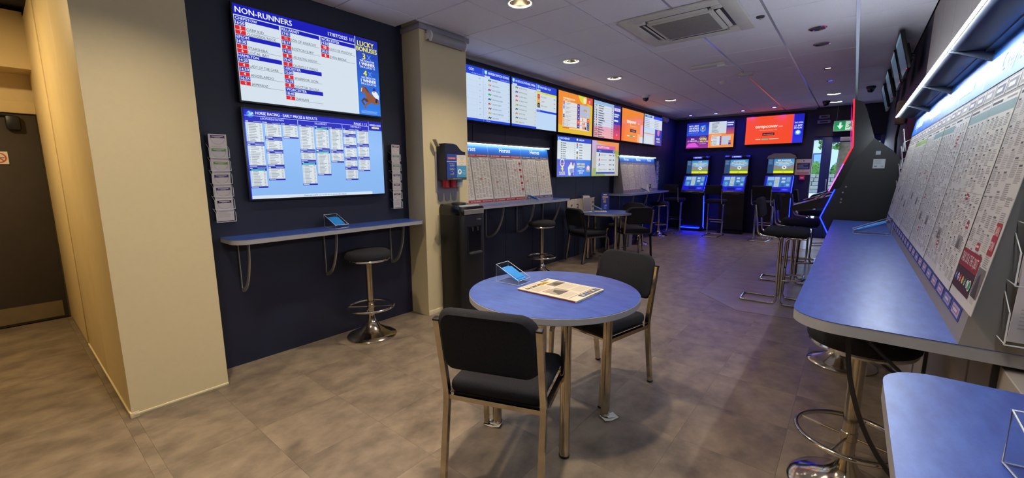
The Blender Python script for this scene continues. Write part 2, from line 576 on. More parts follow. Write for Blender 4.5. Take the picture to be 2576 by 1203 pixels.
# ceiling: void, bars, lay-in tiles
ce = struct(MB().span((-6.3, YF-0.2, 2.83), (XR+0.2, YB+0.2, 2.90)).build('ceiling', M_slab), 'suspended ceiling of square white tiles')
GX, GY, GS = -0.106, 2.52, 0.5925
def gx(i): return GX + i*0.595
def gy(j): return GY + j*0.589
xs = [XL2] + [gx(i) for i in range(-5, 1)] + [XR-0.012]
ys = [gy(j) for j in range(-7, 15)] + [YB]
LIGHTS = [(-2.19, 2.815), (-2.784, 4.58), (-2.784, 5.76), (-2.784, 8.12), (-0.41, 9.30), (-0.41, 10.36), (-0.9985, 1.047), (-2.19, 0.458)]
DIM = [(-0.40, 5.05), (-0.40, 5.67), (-0.40, 7.0), (-0.41, 7.97)]
HOLE = 0.098
ctile = {}
AC = (-1.765, 3.69, -0.835, 4.58)
for i in range(len(xs)-1):
    for j in range(len(ys)-1):
        a, b, c, d = xs[i]+0.005, ys[j]+0.005, xs[i+1]-0.005, ys[j+1]-0.005
        cx, cy = (a+c)/2, (b+d)/2
        if i == 0:
            a = max(a, XM+0.03) if b < 3.0 and d > 2.6 else XP+0.003 if d < 0.84 else XL1+0.003 if d < 2.6 else a
            if c-a < 0.03:
                continue
            cx = (a+c)/2
        lp = [p for p in LIGHTS if a < p[0] < c and b < p[1] < d]
        if lp:
            px, py = lp[0]
            cor = sorted({round(math.atan2(y-py, x-px), 5) for x in (a, c) for y in (b, d)} | {round(-PI+2*PI*k/32, 5) for k in range(32)})
            ang = cor
            m = MB()
            inn, outr = [], []
            for t in ang:
                ct, st = math.cos(t), math.sin(t)
                k = min((c-px)/ct if ct > 1e-9 else (a-px)/ct if ct < -1e-9 else 1e9, (d-py)/st if st > 1e-9 else (b-py)/st if st < -1e-9 else 1e9)
                outr.append((px+k*ct, py+k*st))
                inn.append((px+HOLE*ct, py+HOLE*st))
            rings = [[(p[0], p[1], 0.02) for p in inn], [(p[0], p[1], 0) for p in inn], [(p[0], p[1], 0) for p in outr], [(p[0], p[1], 0.02) for p in outr]]
            m.ring_skin(rings, False, False)
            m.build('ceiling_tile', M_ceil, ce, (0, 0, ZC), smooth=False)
        else:
            k = (round(c-a, 3), round(d-b, 3))
            if k not in ctile:
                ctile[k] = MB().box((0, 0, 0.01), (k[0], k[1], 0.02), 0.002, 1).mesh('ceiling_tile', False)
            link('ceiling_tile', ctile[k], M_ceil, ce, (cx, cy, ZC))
for x in xs[1:-1]:
    wd = 0.026 if abs(x-GX) < 0.01 else 0.018 if x > -1.4 else 0.022
    z0 = ZC-0.006 if abs(x-GX) < 0.01 else ZC-0.002 if x > -1.4 else ZC+0.0135
    MB().span((x-wd/2, gy(-7), z0), (x+wd/2, YB, ZC+0.015)).build('ceiling_bar', M_tbar, ce)
for y in ys[1:-1]:
    MB().span((XL2, y-0.011, ZC+0.0135), (XR-0.012, y+0.011, ZC+0.018)).build('ceiling_bar', M_tbar, ce)
# perimeter trim along the navy walls
struct(MB().span((XL2, 3.2, 2.70), (XL2+0.03, YB, 2.735), 0.003).build('trim_1', M_grey_trim))
struct(MB().span((XL2, YB-0.02, 2.70), (-0.745, YB, 2.735), 0.003).build('trim_2', M_grey_trim))

# lobby: door, frame, bulkhead
bk = struct(MB().span((XD-0.05, YF, 2.31), (-5.68, 0.345, 2.78)).build('wall_bulkhead', M_lobby), 'cream bulkhead over the lobby door')
dr = bpy.data.objects.new('door_1', None); C.objects.link(dr); dr.location = (XD, 0, 0); struct(dr, 'dark brown lobby door with brass kick plate')
MB().span((0.0, -0.95, 0.012), (0.045, 0.335, 1.95), 0.003).build('door_leaf', M_brown, dr)
MB().span((0.045, -0.9, 0.03), (0.05, 0.305, 0.185), 0.001, 1).build('kick_plate', M_brass, dr)
MB().span((0.0, -1.05, 1.955), (0.07, 0.345, 2.06), 0.004).build('door_head', M_lobby, dr)
MB().span((0.0, -1.05, 0.0), (0.07, -0.955, 1.955), 0.004).build('door_jamb', M_lobby, dr)
cl = MB().span((0.046, 0.15, 1.80), (0.10, 0.24, 1.93), 0.02).build('door_closer', M_black, dr)
MB().tube([(0.07, 0.2, 1.935), (0.085, -0.1, 1.945), (0.075, -0.35, 1.955)], 0.008, 8).build('closer_arm', M_dark, dr)
ns = Print(0.11, 0.11, '#d9d4c8', thick=0.002)
ns.ring(0.5, 0.5, 0.42, 0.09, '#c2493a', 2)
ns.poly([(0.19, 0.25), (0.25, 0.19), (0.81, 0.75), (0.75, 0.81)], '#c2493a', 3)
ns.rect(0.2, 0.47, 0.8, 0.53, '#4a4640', 1)
tag(ns.build('no_smoking_sign', M_print, None, (XD+0.052, 0.075, 1.50), (0, 0, R(90))), 'small white sign with red prohibition ring on the dark lobby door', 'sign')

# ------------------------------------------------------------------ ceiling fittings
def downlight(x, y, label, lamp=M_lamp, group='recessed downlights'):
    t = thing('downlight', label, 'light', (x, y, ZC), 0, group)
    MB().lathe([(0.096, 0.0), (0.112, -0.001), (0.114, -0.006), (0.10, -0.009), (0.092, -0.004), (0.092, 0.002)], seg=40, caps=False).build('rim', M_white, t)
    MB().lathe([(0.095, -0.003), (0.09, -0.006), (0.084, 0.0), (0.088, 0.004)], seg=40, caps=False).build('glow_ring', M_ring, t)
    MB().lathe([(0.0905, 0.0), (0.086, 0.02), (0.078, 0.05), (0.066, 0.082)], seg=40, caps=False).build('reflector', M_reflector, t)
    MB().lathe([(0.066, 0.082), (0.03, 0.084), (0.001, 0.084)], seg=32, caps=False).build('lamp', lamp, t)
    return t
names = ['round recessed downlight nearest the speaker on the cream pier', 'round recessed downlight above the first pair of blue race screens',
         'round recessed downlight above the orange greyhound screen', 'round recessed downlight beside the dome camera at the far left',
         'round recessed downlight, nearer of two by the far door', 'round recessed downlight, farther of two by the far door',
         'round recessed downlight above the foreground chair', 'round recessed downlight in front of the broad cream pier']
for (x, y), nm in zip(LIGHTS, names):
    downlight(x, y, nm, M_lamp if y < 4 else M_lamp_far)
dl = thing('lobby_downlight', 'warm round downlight over the lobby door approach', 'light', (-4.5, -0.75, 2.827), 0)
MB().lathe([(0.12, 0.0), (0.12, -0.012), (0.10, -0.014)], seg=32, caps=False).build('rim', M_white, dl)
MB().lathe([(0.11, -0.008), (0.001, -0.009)], seg=32, caps=False).build('lamp', M_lobby_lamp, dl)
for k, (x, y) in enumerate(DIM):
    t = thing('downlight', ['dark unlit chrome downlight nearest the air conditioner', 'second dark unlit chrome downlight from the air conditioner', 'small dim downlight with a pale ring on the right of the ceiling', 'small dim downlight with a blue tint on the right of the ceiling'][k], 'light', (x, y, ZC), 0, 'unlit ceiling downlights')
    r = 0.075 if k < 2 else 0.05
    MB().lathe([(r, 0.0), (r, -0.006), (r*0.85, -0.010), (r*0.72, -0.003)], seg=28, caps=False).build('rim', M_chrome, t)
    MB().lathe([(r*0.74, -0.002), (r*0.4, -0.0035), (0.001, -0.003)], seg=28, caps=False).build('lens', M_dark if k < 2 else M_ring if k == 2 else M_blueled, t)
for k, (x, y) in enumerate([(-3.12, 10.52), (-2.58, 10.55), (-2.02, 10.48), (-1.42, 10.35)]):
    t = thing('blue_spotlight', ['leftmost', 'second from left', 'third from left', 'rightmost'][k] + ' small blue ceiling spotlight above the betting terminals', 'light', (x, y, ZC), 0, 'blue spotlights over the terminals')
    MB().lathe([(0.05, 0.0), (0.05, -0.008), (0.038, -0.012), (0.034, -0.006)], seg=24, caps=False).build('rim', M_dark, t)
    MB().lathe([(0.036, -0.007), (0.001, -0.010)], seg=24, caps=False).build('lamp', M_bluelamp, t)

# air conditioning cassette
ax0, ay0, ax1, ay1 = AC
acx, acy = (ax0+ax1)/2, (ay0+ay1)/2
ac = thing('air_conditioner', 'square white ceiling cassette air conditioner with a dusty centre grille', 'air conditioner', (acx, acy, ZC), 0)
w, d = ax1-ax0, ay1-ay0
m = MB()
def frame_plate(m, w, d, iw, idp, z0, z1):
    m.span((-w/2, -d/2, z0), (-iw/2, d/2, z1), 0.008)
    m.span((iw/2, -d/2, z0), (w/2, d/2, z1), 0.008)
    m.span((-iw/2-0.004, -d/2, z0), (iw/2+0.004, -idp/2, z1), 0.008)
    m.span((-iw/2-0.004, idp/2, z0), (iw/2+0.004, d/2, z1), 0.008)
frame_plate(m, w, d, 0.70, 0.70, -0.028, -0.001)
m.build('panel', M_acunit, ac)
MB().span((-0.275, -0.275, -0.036), (0.275, 0.275, -0.004), 0.008).build('centre_frame', M_acunit, ac)
MB().span((-0.24, -0.24, -0.041), (0.24, 0.24, -0.036), 0.002).build('grille', M_grille, ac)
for k in range(4):
    g = MB().span((-0.25, -0.352, -0.022), (0.25, -0.274, -0.003), 0.002).build('air_slot', M_dark, ac, rot=(0, 0, k*PI/2))
    MB().box((0, -0.315, -0.022), (0.49, 0.052, 0.006), 0.002, rot=Matrix.Rotation(R(-24 if k % 2 else -14), 4, 'X')).build('louvre', M_acunit, g)
for sx in (-1, 1):
    for sy in (-1, 1):
        MB().box((sx*0.315, sy*0.315, -0.018), (0.075, 0.075, 0.024), 0.006).build('corner_cover', M_acunit, ac)

def dome(x, y, label, sc=1.0):
    t = thing('dome_camera', label, 'camera', (x, y, ZC), 0, 'ceiling dome cameras')
    MB().lathe([(0.001, 0), (0.062*sc, 0), (0.064*sc, -0.02*sc), (0.055*sc, -0.045*sc), (0.001, -0.045*sc)], seg=28).build('mount', M_white if sc >= 1 else M_dark, t)
    MB().lathe([(0.05*sc, -0.044*sc), (0.049*sc, -0.062*sc), (0.04*sc, -0.085*sc), (0.022*sc, -0.10*sc), (0.001, -0.105*sc)], seg=28).build('dome', M_gloss, t)
dome(-2.956, 7.365, 'white dome camera with black eye beside the far left downlights')
dome(0.07, 8.9, 'dark dome camera on the ceiling nearest the right hand televisions', 0.95)
dome(-0.55, 10.15, 'dark dome camera overlapping the downlight by the far door', 0.95)
t = thing('emergency_light', 'long white emergency light fitting in the middle of the ceiling', 'light', (-1.55, 5.80, ZC), R(-4))
MB().span((-0.20, -0.05, -0.035), (0.20, 0.05, 0.0), 0.012).build('body', M_acunit, t)
MB().span((0.12, -0.045, -0.06), (0.21, 0.045, -0.03), 0.008).build('lamp_head', M_white, t)
t = thing('ceiling_sensor', 'small square white sensor box hanging from the ceiling grid', 'sensor', (-1.28, 6.62, ZC), R(12))
MB().span((-0.09, -0.045, -0.04), (0.09, 0.045, 0.0), 0.008).build('body', M_acunit, t)
MB().lathe([(0.001, -0.04), (0.016, -0.042), (0.012, -0.056), (0.001, -0.06)], (-0.07, 0, 0), 16).build('sensor_eye', M_white, t)
t = thing('smoke_detector', 'round white smoke detector near the middle of the ceiling', 'smoke detector', (-1.65, 7.0, ZC), 0)
MB().lathe([(0.001, 0), (0.052, 0), (0.052, -0.012), (0.04, -0.03), (0.024, -0.042), (0.001, -0.044)], seg=28).build('body', M_white, t)
MB().lathe([(0.041, -0.018), (0.044, -0.022), (0.041, -0.026)], seg=28, caps=False).build('vent_ring', M_grille, t)
t = thing('sprinkler_head', 'tiny dark ceiling sensor beside the air conditioner', 'sensor', (-0.765, 4.37, ZC), 0)
MB().lathe([(0.001, 0), (0.035, 0), (0.03, -0.01), (0.012, -0.014), (0.001, -0.014)], seg=20).build('body', M_dark, t)
MB().lathe([(0.001, -0.014), (0.008, -0.014), (0.006, -0.024), (0.001, -0.026)], seg=12).build('tip', M_chrome, t)

# ------------------------------------------------------------------ televisions
def television(label, w, h, loc, rz, pr, rx=0.0, group=None, bez=0.012, depth=0.05):
    t = thing('television', label, 'television', loc, rz, group, rx)
    m = MB()
    m.span((-w/2-bez, 0.004, -bez), (w/2+bez, depth, h+bez), 0.004)
    m.build('housing', M_black, t)
    m = MB()
    for a, b in (((-w/2-bez, -0.002, -bez), (-w/2, 0.004, h+bez)), ((w/2, -0.002, -bez), (w/2+bez, 0.004, h+bez)), ((-w/2, -0.002, -bez), (w/2, 0.004, 0)), ((-w/2, -0.002, h), (w/2, 0.004, h+bez))):
        m.span(a, b, 0.001, 1)
    m.build('bezel', M_gloss, t)
    MB().span((-w*0.2, depth, h*0.25), (w*0.2, depth+0.034, h*0.75), 0.004).build('wall_mount', M_dark, t)
    pr.build('screen', M_screen, t, (0, 0.0025, 0))
    return t

W1, H1 = 1.112, 0.631
# screen 1: non-runners
p = Print(W1, H1, '#cfdbe6')
p.rect(0, 0, 0.805, 0.108, '#0c12b4').text('NON-RUNNERS', 0.012, 0.055, 0.058, '#e4ebff', bold=0.025)
p.text('17/07/2025 1/1', 0.795, 0.060, 0.042, '#e4ebff', 'r', bold=0.02)
RH = 0.0478
def runner_col(p, u0, u1, rows, v0):
    v = v0
    bw = 0.058
    for r in rows:
        if isinstance(r, str) and ':' not in r:
            p.rect(u0, v, u1, v+RH*0.94, '#0c12b4').text(r, u0+0.005, v+RH*0.47, 0.028, '#e4ebff', bold=0.02)
        elif isinstance(r, str):
            p.rect(u0, v, u0+bw, v+RH*0.94, '#1722a0').text(r, u0+bw/2, v+RH*0.47, 0.03, '#e4ebff', 'c', bold=0.02)
        else:
            p.rect(u0, v+0.002, u0+bw, v+RH*0.94, '#d41f2b').text(r[0], u0+bw/2, v+RH*0.47, 0.028, '#ffffff', 'c', bold=0.02)
            p.text(r[1], u0+bw+0.004, v+RH*0.55, 0.028, '#39434f', maxu=u1-u0-bw-0.03, bold=0.004)
            p.rect(u0+bw, v+RH*0.90, u1-0.002, v+RH*0.99, '#8b98a4')
        v += RH
runner_col(p, 0.004, 0.263, ['CHEPSTOW', '16:50', ('5', 'CARP KID'), ('7', 'CLOUDSIDE ROCK'), 'EPSOM', '18:30', ('5', 'STARSHIBA'), ('6', 'LOCAL BAY'), 'HAMILTON', '14:20', ('4', 'LADY OF THE GARR'), '14:50', ('4', 'ANGELARDO'), '16:55', ('2', 'JAMINOZ')], 0.118)
runner_col(p, 0.273, 0.530, ['KILLARNEY', '17:01', ('11', 'SON OF ANARCHY'), '18:37', ('6', 'BOSTON JURY'), '19:10', ('8', 'FASCINATING SHADOW'), '19:42', ('2', 'CHANTILLY WINGS'), 'LEICESTER', '15:00', ('4', 'WARRIOR LION'), '16:38', ('8', 'DOCTOR DAUILA'), 'WORCESTER', '18:45', ('2', 'ZAFAAN')], 0.118)
runner_col(p, 0.539, 0.803, ['WORCESTER', '19:50', ('10', 'ILLICO DE MONTAVE'), '20:55', ('8', 'EVEN BREAK')], 0.118)
p.rect(0.805, 0, 0.809, 1, '#e8f0ff', 2)
p.grad(0.809, 0, 1, 1, '#10189c', '#2a7de8', 12)
p.text('LUCKY', 0.895, 0.075, 0.062, '#f4ea2e', 'c', 0.14, 0.03).text('BONUSES', 0.903, 0.145, 0.058, '#f4ea2e', 'c', 0.175, 0.03)
p.text('3', 0.875, 0.235, 0.075, '#f4ea2e', 'c', bold=0.03).text('X', 0.918, 0.238, 0.065, '#5e8cf0', 'c', bold=0.02)
p.text('THE ODDS FOR', 0.9, 0.292, 0.026, '#dfe8ff', 'c', 0.125, 0.03).text('1 WINNER', 0.9, 0.332, 0.04, '#ffffff', 'c', 0.13, 0.03).text('ON A LUCKY 15', 0.902, 0.372, 0.026, '#dfe8ff', 'c', 0.13, 0.03)
p.text('4', 0.878, 0.452, 0.075, '#f4ea2e', 'c', bold=0.03).text('X', 0.92, 0.455, 0.065, '#5e8cf0', 'c', bold=0.02)
p.text('THE ODDS FOR', 0.905, 0.508, 0.026, '#dfe8ff', 'c', 0.125, 0.03).text('1 WINNER', 0.905, 0.548, 0.04, '#ffffff', 'c', 0.13, 0.03).text('ON A LUCKY 63', 0.905, 0.588, 0.026, '#dfe8ff', 'c', 0.13, 0.03)
def horse(p, ou, ov, sc, c1='#8a5334', c2='#5d3320', l=2):
    q = lambda pts: [(ou+a*sc, ov+b*sc*1.763) for a, b in pts]
    p.poly(q([(0.10, 0.06), (0.17, 0.02), (0.24, 0.05), (0.36, 0.19), (0.52, 0.28), (0.72, 0.40), (0.92, 0.46), (0.98, 0.56), (0.96, 0.72), (0.78, 0.76), (0.6, 0.70), (0.45, 0.66), (0.34, 0.55), (0.27, 0.40), (0.22, 0.26), (0.13, 0.30), (0.06, 0.28), (0.05, 0.22)]), c1, l)
    p.poly(q([(0.24, 0.05), (0.3, 0.02), (0.44, 0.18), (0.52, 0.28), (0.38, 0.22)]), c2, l+1)
    p.poly(q([(0.34, 0.55), (0.45, 0.66), (0.30, 0.68), (0.22, 0.60), (0.14, 0.66), (0.24, 0.80), (0.18, 0.84), (0.05, 0.66), (0.20, 0.50)]), c2, l+1)
    p.poly(q([(0.45, 0.62), (0.58, 0.70), (0.36, 0.80), (0.28, 0.88), (0.30, 0.98), (0.22, 0.98), (0.20, 0.84), (0.32, 0.72)]), c1, l+1)
    p.poly(q([(0.10, 0.10), (0.14, 0.09), (0.10, 0.26), (0.07, 0.26)]), '#e8dccb', l+1)
    p.poly(q([(0.60, 0.24), (0.72, 0.14), (0.88, 0.20), (0.98, 0.34), (0.96, 0.52), (0.82, 0.48), (0.70, 0.38)]), '#dfe6f2', l+1)
    p.disc(*q([(0.74, 0.10)])[0], 0.075*sc, '#1a2aa8', l+2)
    p.poly(q([(0.66, 0.16), (0.76, 0.15), (0.78, 0.22), (0.68, 0.23)]), '#c98a6a', l+2)
    p.poly(q([(0.80, 0.46), (0.92, 0.50), (0.86, 0.68), (0.78, 0.66)]), '#1b2050', l+2)
horse(p, 0.822, 0.62, 0.172)
p.lines(0.83, 0.945, 0.98, 0.985, 3, '#8fb6ee', 0.4, ragged=0.2, seed=3)
television('large wall television showing a list headed NON-RUNNERS, upper of two over the left shelf', W1, H1, (XL1+0.06, 1.7227, 1.909), PI/2, p, depth=0.025)

# screen 2: early prices
p = Print(W1, H1, '#86b2ea')
p.rect(0, 0, 1, 0.119, '#0d14b8').rect(0, 0, 0.007, 1, '#1b22b8')
p.disc(0.04, 0.052, 0.021, '#2f6fe0', 2)
horse(p, 0.026, 0.02, 0.034, '#8fd0f0', '#8fd0f0', 3)
p.text('HORSE RACING - EARLY PRICES & RESULTS', 0.072, 0.034, 0.032, '#e4ebff', bold=0.03, maxu=0.40)
p.text('PAGE 1 / 2', 0.868, 0.045, 0.03, '#e4ebff', 'r', bold=0.02)
p.rect(0.883, 0, 0.8845, 0.119, '#d8e4ff', 2)
p.text('HORSES & DOGS', 0.942, 0.045, 0.024, '#e4ebff', 'c', 0.1, 0.03).rect(0.91, 0.07, 0.976, 0.092, '#e3e07a', 2)
for a, b, tt in ((0.007, 0.333, 'LEOPARDSTOWN'), (0.337, 0.659, 'KILLARNEY'), (0.663, 0.878, 'NEWBURY')):
    p.rect(a, 0.066, b, 0.070, '#d8e4ff', 2)
    p.text(tt, (a+b)/2, 0.09, 0.022, '#cdd8fb', 'c', bold=0.01)
    p.rect(b, 0.066, b+0.0025, 0.119, '#d8e4ff', 2)
def race_block(p, u0, u1, v0, v1, hot=False):
    hh = 0.022
    p.rect(u0, v0, u1, v0+hh, '#0d14a0', 2).rect(u0+0.003, v0+0.006, u0+0.018, v0+0.016, '#cdd6f6', 3).rect(u1-0.055, v0+0.008, u1-0.006, v0+0.014, '#aab8ec', 3)
    a = v0+hh
    if hot:
        p.rect(u0, a, u1, a+0.018, '#0d14a0', 2).rect(u0+0.01, a+0.002, u1-0.01, a+0.013, '#3fd6c0', 3)
        a += 0.018
    p.rect(u0+0.005, a, u1-0.003, v1-0.019, '#d5dce2', 1)
    n = max(2, int((v1-0.019-a)/0.0172))
    for i in range(n):
        v = a+(v1-0.019-a)*(i+0.5)/n
        p.rect(u0+0.008, v-0.004, u0+0.013, v+0.004, '#98a2ac', 3)
        p.rect(u0+0.018, v-0.004, u0+0.018+(u1-u0)*random.uniform(0.28, 0.55), v+0.003, '#8a949e', 3)
        p.rect(u1-0.021, v-0.004, u1-0.009, v+0.003, '#98a2ac', 3)
        p.rect(u0+0.005, v+0.0072, u1-0.003, v+0.0082, '#b4bec8', 2)
    p.rect(u0, v1-0.019, u1, v1, '#0d14a0', 2).rect(u0+0.003, v1-0.013, u0+0.045, v1-0.006, '#cdd6f6', 3)
for u0, u1, bl in ((0.007, 0.109, ((0.119, 0.372, 0), (0.375, 0.637, 0), (0.64, 0.875, 1))),
                   (0.117, 0.223, ((0.119, 0.305, 0), (0.308, 0.452, 0), (0.455, 0.625, 0), (0.628, 0.79, 0))),
                   (0.228, 0.332, ((0.119, 0.295, 0),)),
                   (0.338, 0.443, ((0.119, 0.43, 0), (0.433, 0.56, 0), (0.563, 0.855, 1))),
                   (0.449, 0.552, ((0.119, 0.41, 1), (0.413, 0.735, 1))),
                   (0.558, 0.658, ((0.119, 0.42, 0), (0.423, 0.57, 0))),
                   (0.664, 0.768, ((0.119, 0.205, 0), (0.208, 0.35, 0), (0.353, 0.51, 0), (0.513, 0.635, 0), (0.638, 0.80, 0))),
                   (0.776, 0.877, ((0.119, 0.325, 0), (0.328, 0.50, 0), (0.503, 0.68, 0)))):
    for a, b, hot in bl:
        race_block(p, u0, u1, a, b, hot)
p.rect(0.007, 0.962, 0.885, 1, '#cfdcee', 1).text('Please ask staff if you would like to access this display', 0.5, 0.981, 0.018, '#44506a', 'c')
television('large wall television headed HORSE RACING EARLY PRICES, lower of two over the left shelf', W1, H1, (XL1+0.06, 1.7227, 1.223), PI/2, p, depth=0.025)

WR, HR = 1.048, 0.602
HORSECOL = ['#2e8b3a', '#c9b43a', '#7b3b8a', '#3aa04a', '#344a9a', '#c23a3a', '#c9582e', '#c2a832', '#3a3a44', '#d05878']
def race_list(p, u0, u1, title, rows, sub=True, odd=0, vend=0.955, crest=True):
    p.rect(u0, 0, u1, 0.15, '#1a3fd0', 1)
    if crest:
        p.poly([(u0+0.02, 0.02), (u0+0.065, 0.02), (u0+0.065, 0.075), (u0+0.043, 0.10), (u0+0.02, 0.075)], '#79c4ea', 2)
        p.poly([(u0+0.03, 0.035), (u0+0.055, 0.03), (u0+0.05, 0.08), (u0+0.04, 0.085)], '#d9f0fa', 3)
    p.text(title, u0+0.08, 0.06, 0.045, '#dbe6ff', bold=0.02, maxu=u1-u0-0.1)
    p.rect(u0+0.02, 0.115, u0+0.11, 0.148, '#c9d6f6', 2).text('WIN', u0+0.065, 0.131, 0.016, '#3a50a0', 'c')
    p.text('Each Way 1/4 odds 1,2,3', u1-0.01, 0.125, 0.02, '#c9d6f6', 'r', maxu=0.2)
    n = len(rows)
    for i, nm in enumerate(rows):
        a, b = 0.15+(vend-0.15)*i/n, 0.15+(vend-0.15)*(i+1)/n
        p.rect(u0, b-0.002, u1, b, '#aab6c2', 2)
        m = (a+b)/2
        p.text(str((i*3+odd) % 9+1), u0+0.03, m, 0.022, '#5c6874')
        c = HORSECOL[(i+odd) % 10]
        p.poly([(u0+0.075, m+0.022), (u0+0.085, m-0.022), (u0+0.105, m-0.022), (u0+0.112, m+0.022), (u0+0.095, m+0.005)], c, 2)
        p.poly([(u0+0.105, m+0.0), (u0+0.125, m-0.022), (u0+0.135, m-0.016), (u0+0.118, m+0.02)], HORSECOL[(i*7+odd+2) % 10], 3)
        p.text(nm, u0+0.15, m, 0.027, '#4b555f', maxu=u1-u0-0.27)
        p.text(['7/2', '5/1', '11/4', '3/1', '9/2', '12/1', '8/1', '6/1', '20/1'][(i+odd) % 9], u1-0.015, m, 0.023, '#8a3a44' if (i+odd) % 4 == 0 else '#5c6874', 'r')
    p.rect(u1-0.075, 0.15, u1-0.073, vend, '#c0cad4', 2)
def row_tv(label, y0, pr, z=2.012, x=-3.5):
    return television(label, WR, HR, (x, y0+WR/2+0.006, z), PI/2, pr, depth=0.066, group='row of wall televisions')
p = Print(WR, HR, '#c3d5ea')
p.rect(0, 0, 0.525, 0.15, '#1a3fd0').text('COD', 0.30, 0.06, 0.045, '#dbe6ff', bold=0.02)
p.text('Each Way 1/4 odds 1,2', 0.5, 0.125, 0.02, '#c9d6f6', 'r')
for i, o_ in enumerate(['10/3', '4/1', '5/1', '3/1', '7/4', '8/1', '6/1']):
    v = 0.20+i*0.112
    p.text(o_, 0.47, v, 0.026, '#8a3a44' if i == 4 else '#5c6874', 'c').rect(0, v+0.055, 0.525, v+0.057, '#aab6c2', 2)
    p.rect(0.04, v-0.012, 0.22, v+0.012, '#77828e', 2)
p.rect(0.42, 0.15, 0.422, 0.955, '#b4c0cc', 2).rect(0.526, 0, 0.53, 1, '#8fa3d6', 3)
race_list(p, 0.53, 1.0, '08:58 BIRCHWOOD DOWNS', ['BESPOKE', 'PRESTWICH', 'RILEY SQUARE', 'TURNPIKE LANE', 'SWIMMING SHARK', 'JACKPOT JERRY', 'GUIDING LIGHT', 'HARLEY ROBINSON', 'OLD MOSS'], odd=0)
p.rect(0, 0.955, 1, 1, '#1a3fd0', 2).text('TRICAST', 0.57, 0.978, 0.022, '#dbe6ff')
row_tv('blue and white race list television half behind the cream pier, headed BIRCHWOOD DOWNS', 3.235, p)
p = Print(WR, HR, '#b9d2ee')
p.rect(0, 0.15, 0.52, 0.955, '#c6d2dc')
race_list(p, 0.0, 0.52, '09:58 SOUTHFORK PARK', ['SISTER HUYTON', 'SIMPSTON BUSH', 'CLAMMY SHELLS', 'ST MARYS STREET', 'MANIC MIDDLE', 'WHITEHAY LEA', 'EMPTY DESK', 'BELLAS A BEARD', 'GREY FOX'], odd=3)
p.rect(0, 0.955, 0.52, 1, '#1a3fd0', 2)
p.rect(0.525, 0, 1, 0.16, '#1a3fd0')
p.poly([(0.545, 0.02), (0.59, 0.02), (0.59, 0.075), (0.568, 0.10), (0.545, 0.075)], '#79c4ea', 2)
p.text('09:57 BELL VUE', 0.605, 0.06, 0.045, '#dbe6ff', bold=0.02, maxu=0.3).rect(0.53, 0.115, 0.61, 0.15, '#c9d6f6', 2)
p.rect(0.525, 0.16, 1, 0.20, '#d8d83a').text('RESULT', 0.76, 0.18, 0.02, '#77772a', 'c').rect(0.525, 0.20, 1, 0.55, '#ccd6dd')
for i, (c, nm) in enumerate((('#c23330', 'BINGO BILLY'), ('#d8922e', 'CLASSIC'), ('#1b1b22', 'MONS COAST'))):
    v = 0.215+i*0.1
    p.rect(0.545, v, 0.60, v+0.098, c, 2).text(str((i*3) % 5+1), 0.572, v+0.05, 0.05, '#ffffff', 'c').text(nm, 0.62, v+0.05, 0.028, '#4b555f').rect(0.93, v+0.04, 0.97, v+0.06, '#8b97a2', 2)
p.rect(0.525, 0.20, 0.54, 0.50, '#d8d83a', 2).rect(0.525, 0.565, 1, 0.61, '#1a3fd0', 2).text('Forecast', 0.54, 0.587, 0.022, '#dbe6ff')
row_tv('blue and white race list television headed SOUTHFORK PARK, second in the upper row', 4.315, p)
p = Print(WR, HR, '#e98a2e')
p.poly([(0, 1), (0, 0.8), (0.3, 0.86), (0.75, 0.80), (0.86, 0.0), (1, 0), (1, 1)], '#dfb52c', 1)
p.poly([(0.55, 0), (0.92, 0), (0.70, 0.2), (0.6, 0.12)], '#d9cf3c', 2)
p.poly([(0.80, 0), (1, 0), (1, 0.19), (0.83, 0.15)], '#d8503c', 3).text('17', 0.88, 0.11, 0.06, '#ffffff', bold=0.02).text('FIRST BET', 0.83, 0.035, 0.02, '#5a30a0', bold=0.01)
p.disc(0.75, 0.105, 0.045, '#e9e3c0', 3)
p.text('09:58 BRISTERWOOD', 0.13, 0.155, 0.042, '#fff1da', bold=0.02, maxu=0.4).rect(0.13, 0.195, 0.33, 0.207, '#fde0b8', 2)
for i, (nm, c) in enumerate((('MAGGIE PERRY', '#c22f33'), ('PIZZ MEDIUM', '#2f7fd0'), ('TYDOM PRIVET', '#e8e8e8'), ('TOPSAIL HAVEN', '#1b1b22'), ('TEMPURAAMA', '#d8922e'), ('BAT WOOD', '#9a9aa2'))):
    a = 0.225+i*0.103
    p.rect(0.12, a, 0.52, a+0.098, '#d5dbe0', 2).rect(0.13, a+0.012, 0.17, a+0.086, c, 3).text(str(i+1), 0.15, a+0.049, 0.05, '#ffffff' if i != 2 else '#444444', 'c', l=5)
    p.text(nm, 0.19, a+0.04, 0.026, '#454e57', maxu=0.22).rect(0.19, a+0.066, 0.28, a+0.076, '#9aa4ae', 3)
    p.rect(0.53, a, 0.60, a+0.098, '#1c3ea8' if i != 4 else '#d84a34', 2).text(['9/4', '7/2', '4/1', '5/1', '3/1', '6/1'][i], 0.565, a+0.049, 0.034, '#ffffff', 'c', bold=0.01)
p.rect(0.12, 0.86, 0.3, 0.885, '#d8503c', 2).rect(0.3, 0.86, 0.89, 0.885, '#f3cfa0', 2)
p.rect(0.61, 0.225, 0.92, 0.535, '#aeb9d0', 2)
p.poly([(0.70, 0.37), (0.76, 0.31), (0.80, 0.34), (0.84, 0.33), (0.85, 0.40), (0.81, 0.38), (0.78, 0.37), (0.73, 0.38)], '#c39b6a', 3)
p.rect(0.84, 0.33, 0.85, 0.40, '#f1ece0', 3)
